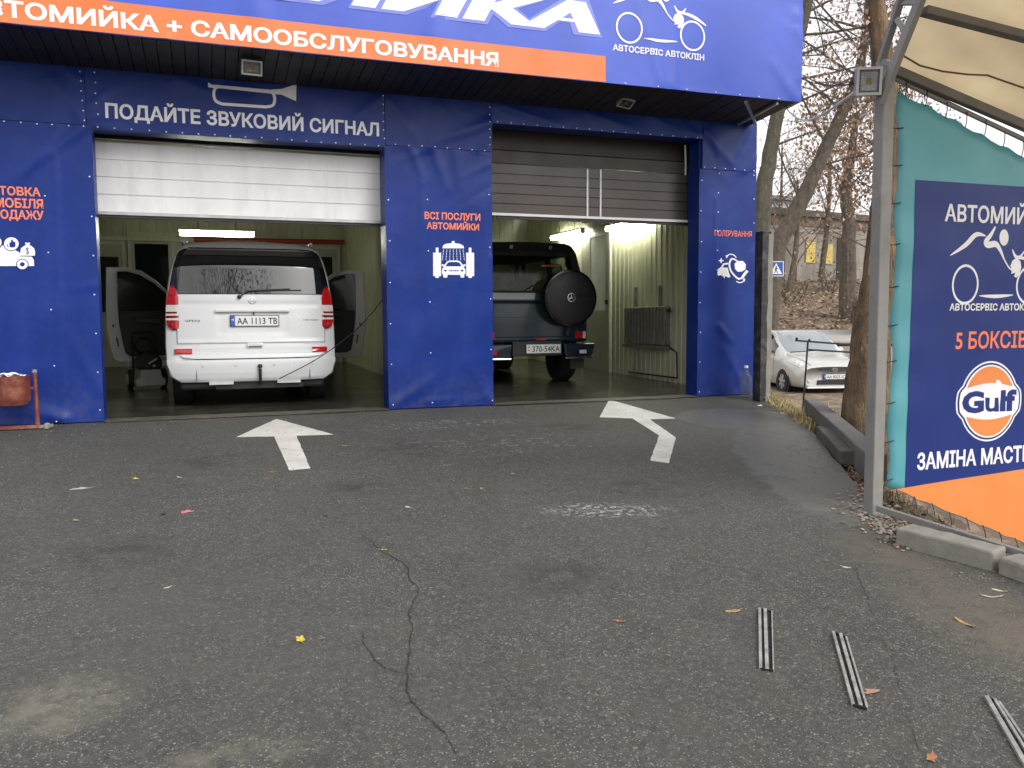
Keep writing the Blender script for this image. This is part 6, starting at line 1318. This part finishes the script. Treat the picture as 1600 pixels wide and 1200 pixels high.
tree('tree', 'tree still full of dry brown leaves in front of the old building', [(at(1326, 452, 34), .36), (at(1325, 400, 34), .30), (at(1326, 350, 34), .26), (at(1322, 300, 34), .22), (at(1330, 240, 34), .16), (at(1338, 180, 34), .1)], M_BK2, M_LF, 4,
     [(.5, dv(1, .8), 2.2), (.56, dv(-.6, 1), 1.6), (.62, dv(.9, .6, .3), 2.2), (.7, dv(-.7, .8, -.3), 1.6), (.78, dv(.8, .6), 2.0), (.85, dv(-.5, .9), 1.6), (.92, dv(.6, .7), 1.6), (1, dv(0, 1), 1.3)], per=9, size=.17, spread=.34, keep=.9, depth=3, hang=.7, zkeep=(at(1300, 330, 34).z, .1))
tree('tree', 'second brown-leaved tree farther right, half hidden by the canopy post', [(at(1392, 455, 30), .3), (at(1388, 390, 30), .26), (at(1394, 300, 30), .2), (at(1388, 220, 30), .14)], M_BK2, M_LF, 5,
     [(.3, dv(-1, .5), 2.2), (.45, dv(-.9, .7), 2.2), (.55, dv(.9, .5), 2), (.65, dv(-1, .4), 2.4), (.8, dv(-.5, 1), 2.2), (.9, dv(-1, .6), 2.2), (1, dv(.4, 1), 2)], per=6, size=.15, spread=.3, keep=.8, hang=.7, zkeep=(at(1380, 330, 30).z, .15))
for i, (px, z_, hpx, lab) in enumerate(((1232, 40, 150, 'bare thin-branched tree behind the leaning trunk, left of the boarded windows'), (1282, 43, 230, 'tall bare tree rising just behind the old building'), (1208, 55, 210, 'bare tree in front of the far grey blue building'))):
    b_ = at(px, 430, z_); b_.z = terr(b_.x, b_.y)-.1; top = at(px+14, 430-hpx, z_)
    tree('tree', lab, [(b_, .16), (b_.lerp(top, .5)+cr_*.2, .11), (top, .04)], M_BK2, M_LP, 20+i, [(.25+.08*k, dv(random.Random(i*9+k).uniform(-1, 1), .8, random.Random(i*7+k).uniform(-.5, .5)), 3.0-.12*k) for k in range(9)], per=2, size=.14, spread=.2, keep=.35, depth=3)
for i, (px, py, z_, lab) in enumerate(((1238, 438, 38, 'leafless tangled shrub at the foot of the old building wall, left of the boarded windows'), (1300, 440, 40, 'leafless tangled shrub at the foot of the old building, below the boarded windows'), (1352, 445, 33, 'leafless shrub beside the canopy post on the slope'))):
    b_ = at(px, py, z_); b_.z = terr(b_.x, b_.y)-.05; rnd = random.Random(40+i); g = MB(); tips = []
    for k in range(9): grow(g, tips, rnd, b_+Vector((rnd.uniform(-.5, .5), rnd.uniform(-.5, .5), 0)), Vector((rnd.uniform(-.8, .8), rnd.uniform(-.8, .8), 1)), 1.2, .025, 2, .05)
    s_ = thing('shrub', lab, 'shrub', b_); g.build('stems', M_BK2, s_, world=True, recalc=False); c = MB(); leaves(c, tips, rnd, 2, .12, .1, .5); c.build('foliage', M_LF, s_, world=True, recalc=False)
# tall tree behind the photographer, mirrored in the van's rear window
rnd = random.Random(77)
tree('tree', 'spreading tree mirrored in the rear window of the white van', [((-1.6, -6.5, -1.0), .2), ((-1.5, -6.4, 3), .15), ((-1.3, -6.2, 5.6), .11), ((-1.1, -6.0, 7.2), .07)], M_BK2, M_LF, 8,
     [(.62, Vector((-1, .1, .35)), 3.8), (.66, Vector((1, .1, .3)), 3.8), (.74, Vector((-1, .4, .45)), 4.2), (.8, Vector((1, -.3, .5)), 4.0), (.9, Vector((.5, .6, .7)), 3.4), (.95, Vector((-.8, -.5, .6)), 3.6), (1, Vector((.8, .2, .7)), 3.0), (1, Vector((-.4, 0, .9)), 2.6)], per=5, size=.11, spread=.2, keep=.8, depth=3, kids=(4, 5))

# ---- dry grass, weeds, litter of leaves (uncountable)
M_GR = [mat('straw_a', (.45, .36, .19), rough=.85, var=.2), mat('straw_b', (.28, .21, .11), rough=.85, var=.2), mat('straw_c', (.33, .31, .12), rough=.85, var=.2)]
rnd = random.Random(5); g = MB()
def blade(p, L, lean, wd_, mi):
    d = Vector((rnd.uniform(-1, 1), rnd.uniform(-1, 1), 0)).normalized(); s_ = Vector((-d.y, d.x, 0))*wd_
    a = p; b_ = p+Vector((0, 0, L*.55))+d*L*lean*.35; c = p+Vector((0, 0, L*(.9-lean*.5)))+d*L*lean
    g.add([a-s_, a+s_, b_+s_*.8, b_-s_*.8, c], [(0, 1, 2, 3), (3, 2, 4)], mi)
for k in range(4200):
    y = rnd.uniform(6.9, 9.6); x = edge_x(y)-.02+.05*noise.noise((y*4, 2, 0))+abs(rnd.gauss(0, .42)); blade(Vector((x, y, max(terr(x, y), lot_z(y)-.3)-.01)), rnd.uniform(.07, .30), rnd.uniform(.55, 1.25), .0045, rnd.choice((0, 0, 1, 2)))
for k in range(900):
    y = rnd.uniform(3.0, 6.9); x = edge_x(y)+.22+abs(rnd.gauss(0, .35)); blade(Vector((x, y, terr(x, y)-.01)), rnd.uniform(.05, .2), rnd.uniform(.2, 1.0), .003, rnd.choice((0, 1, 1, 2)))
tag(g.build('dry_grass', M_GR, recalc=False, origin=(6.8, 8.2, -.1)), 'dry straw-coloured grass and weeds along the edge of the lot', 'grass', kind='stuff')
g = MB()
def litter(p, size):
    ax_ = Vector((rnd.uniform(-1, 1), rnd.uniform(-1, 1), rnd.uniform(-.1, .5))).normalized(); s_ = ax_.cross(Vector((rnd.uniform(-.4, .4), rnd.uniform(-.4, .4), 1))).normalized()
    g.add([p-ax_*size*.5, p+s_*size*.34, p+ax_*size*.5, p-s_*size*.34], [(0, 1, 2, 3)], rnd.randint(0, 2))
for k in range(6500):
    s = rnd.uniform(33.8, 47); tt = rnd.uniform(-6, 16); p = SW*s+TW*tt; litter(Vector((p.x, p.y, terr(p.x, p.y)+.05)), rnd.uniform(.1, .22))
for k in range(1600):
    y = rnd.uniform(2.4, 8.6); x = edge_x(y)+abs(rnd.gauss(.02, .5))+.02; litter(Vector((x, y, max(terr(x, y), -.9)+.02)), rnd.uniform(.03, .07))
for k in range(110):
    y = rnd.uniform(3.6, 4.9); x = edge_x(y)+rnd.gauss(-.08, .1); litter(Vector((x, y, lot_z(y)+.01)), rnd.uniform(.02, .045))
tag(g.build('leaf_litter', M_LF, recalc=False, origin=(20, 25, 0)), 'brown leaf litter covering the verge and the slope', 'leaf litter', kind='stuff')
g = MB(); rnd = random.Random(12)
for k in range(240):
    y = rnd.uniform(3.55, 4.6); x = edge_x(y)+rnd.gauss(.02, .09); s_ = rnd.uniform(.006, .022); p = Vector((x, y, lot_z(y)+s_*.3))
    n_ = [Vector((rnd.gauss(0, 1), rnd.gauss(0, 1), rnd.gauss(0, .7))).normalized()*s_ for _ in range(6)]
    g.add([p+Vector(v)*s_*rnd.uniform(.7, 1.2) for v in ((1, 0, 0), (-1, 0, 0), (0, 1, 0), (0, -1, 0), (0, 0, .7), (0, 0, -.7))], [(0, 2, 4), (2, 1, 4), (1, 3, 4), (3, 0, 4), (2, 0, 5), (1, 2, 5), (3, 1, 5), (0, 3, 5)])
for k in range(900):
    if k < 420: y = rnd.uniform(4.4, 8.9); x = edge_x(y)-abs(rnd.gauss(0, .32))
    elif k < 560: y = rnd.uniform(2.2, 4.2); x = edge_x(y)-abs(rnd.gauss(0, .25))
    elif k < 660: y = rnd.uniform(8.5, 9.1); x = rnd.uniform(-1.8, 6)
    else: y = rnd.uniform(2.3, 8.6); x = rnd.uniform(-2.5, 4.5)
    s_ = rnd.uniform(.002, .007)*(1 if k < 660 else .7)*(1+y*.05); p = Vector((x, y, lot_z(y)+s_*.4))
    g.add([p+Vector(v)*s_*rnd.uniform(.6, 1.3) for v in ((1, 0, 0), (-1, 0, 0), (0, 1, 0), (0, -1, 0), (0, 0, .7), (0, 0, -.7))], [(0, 2, 4), (2, 1, 4), (1, 3, 4), (3, 0, 4), (2, 0, 5), (1, 2, 5), (3, 1, 5), (0, 3, 5)])
tag(g.build('gravel', M_CONC, origin=(4.1, 4.2, -.3)), 'crumbled stones and grit at the foot of the canopy post and scattered over the lot', 'gravel', kind='stuff')
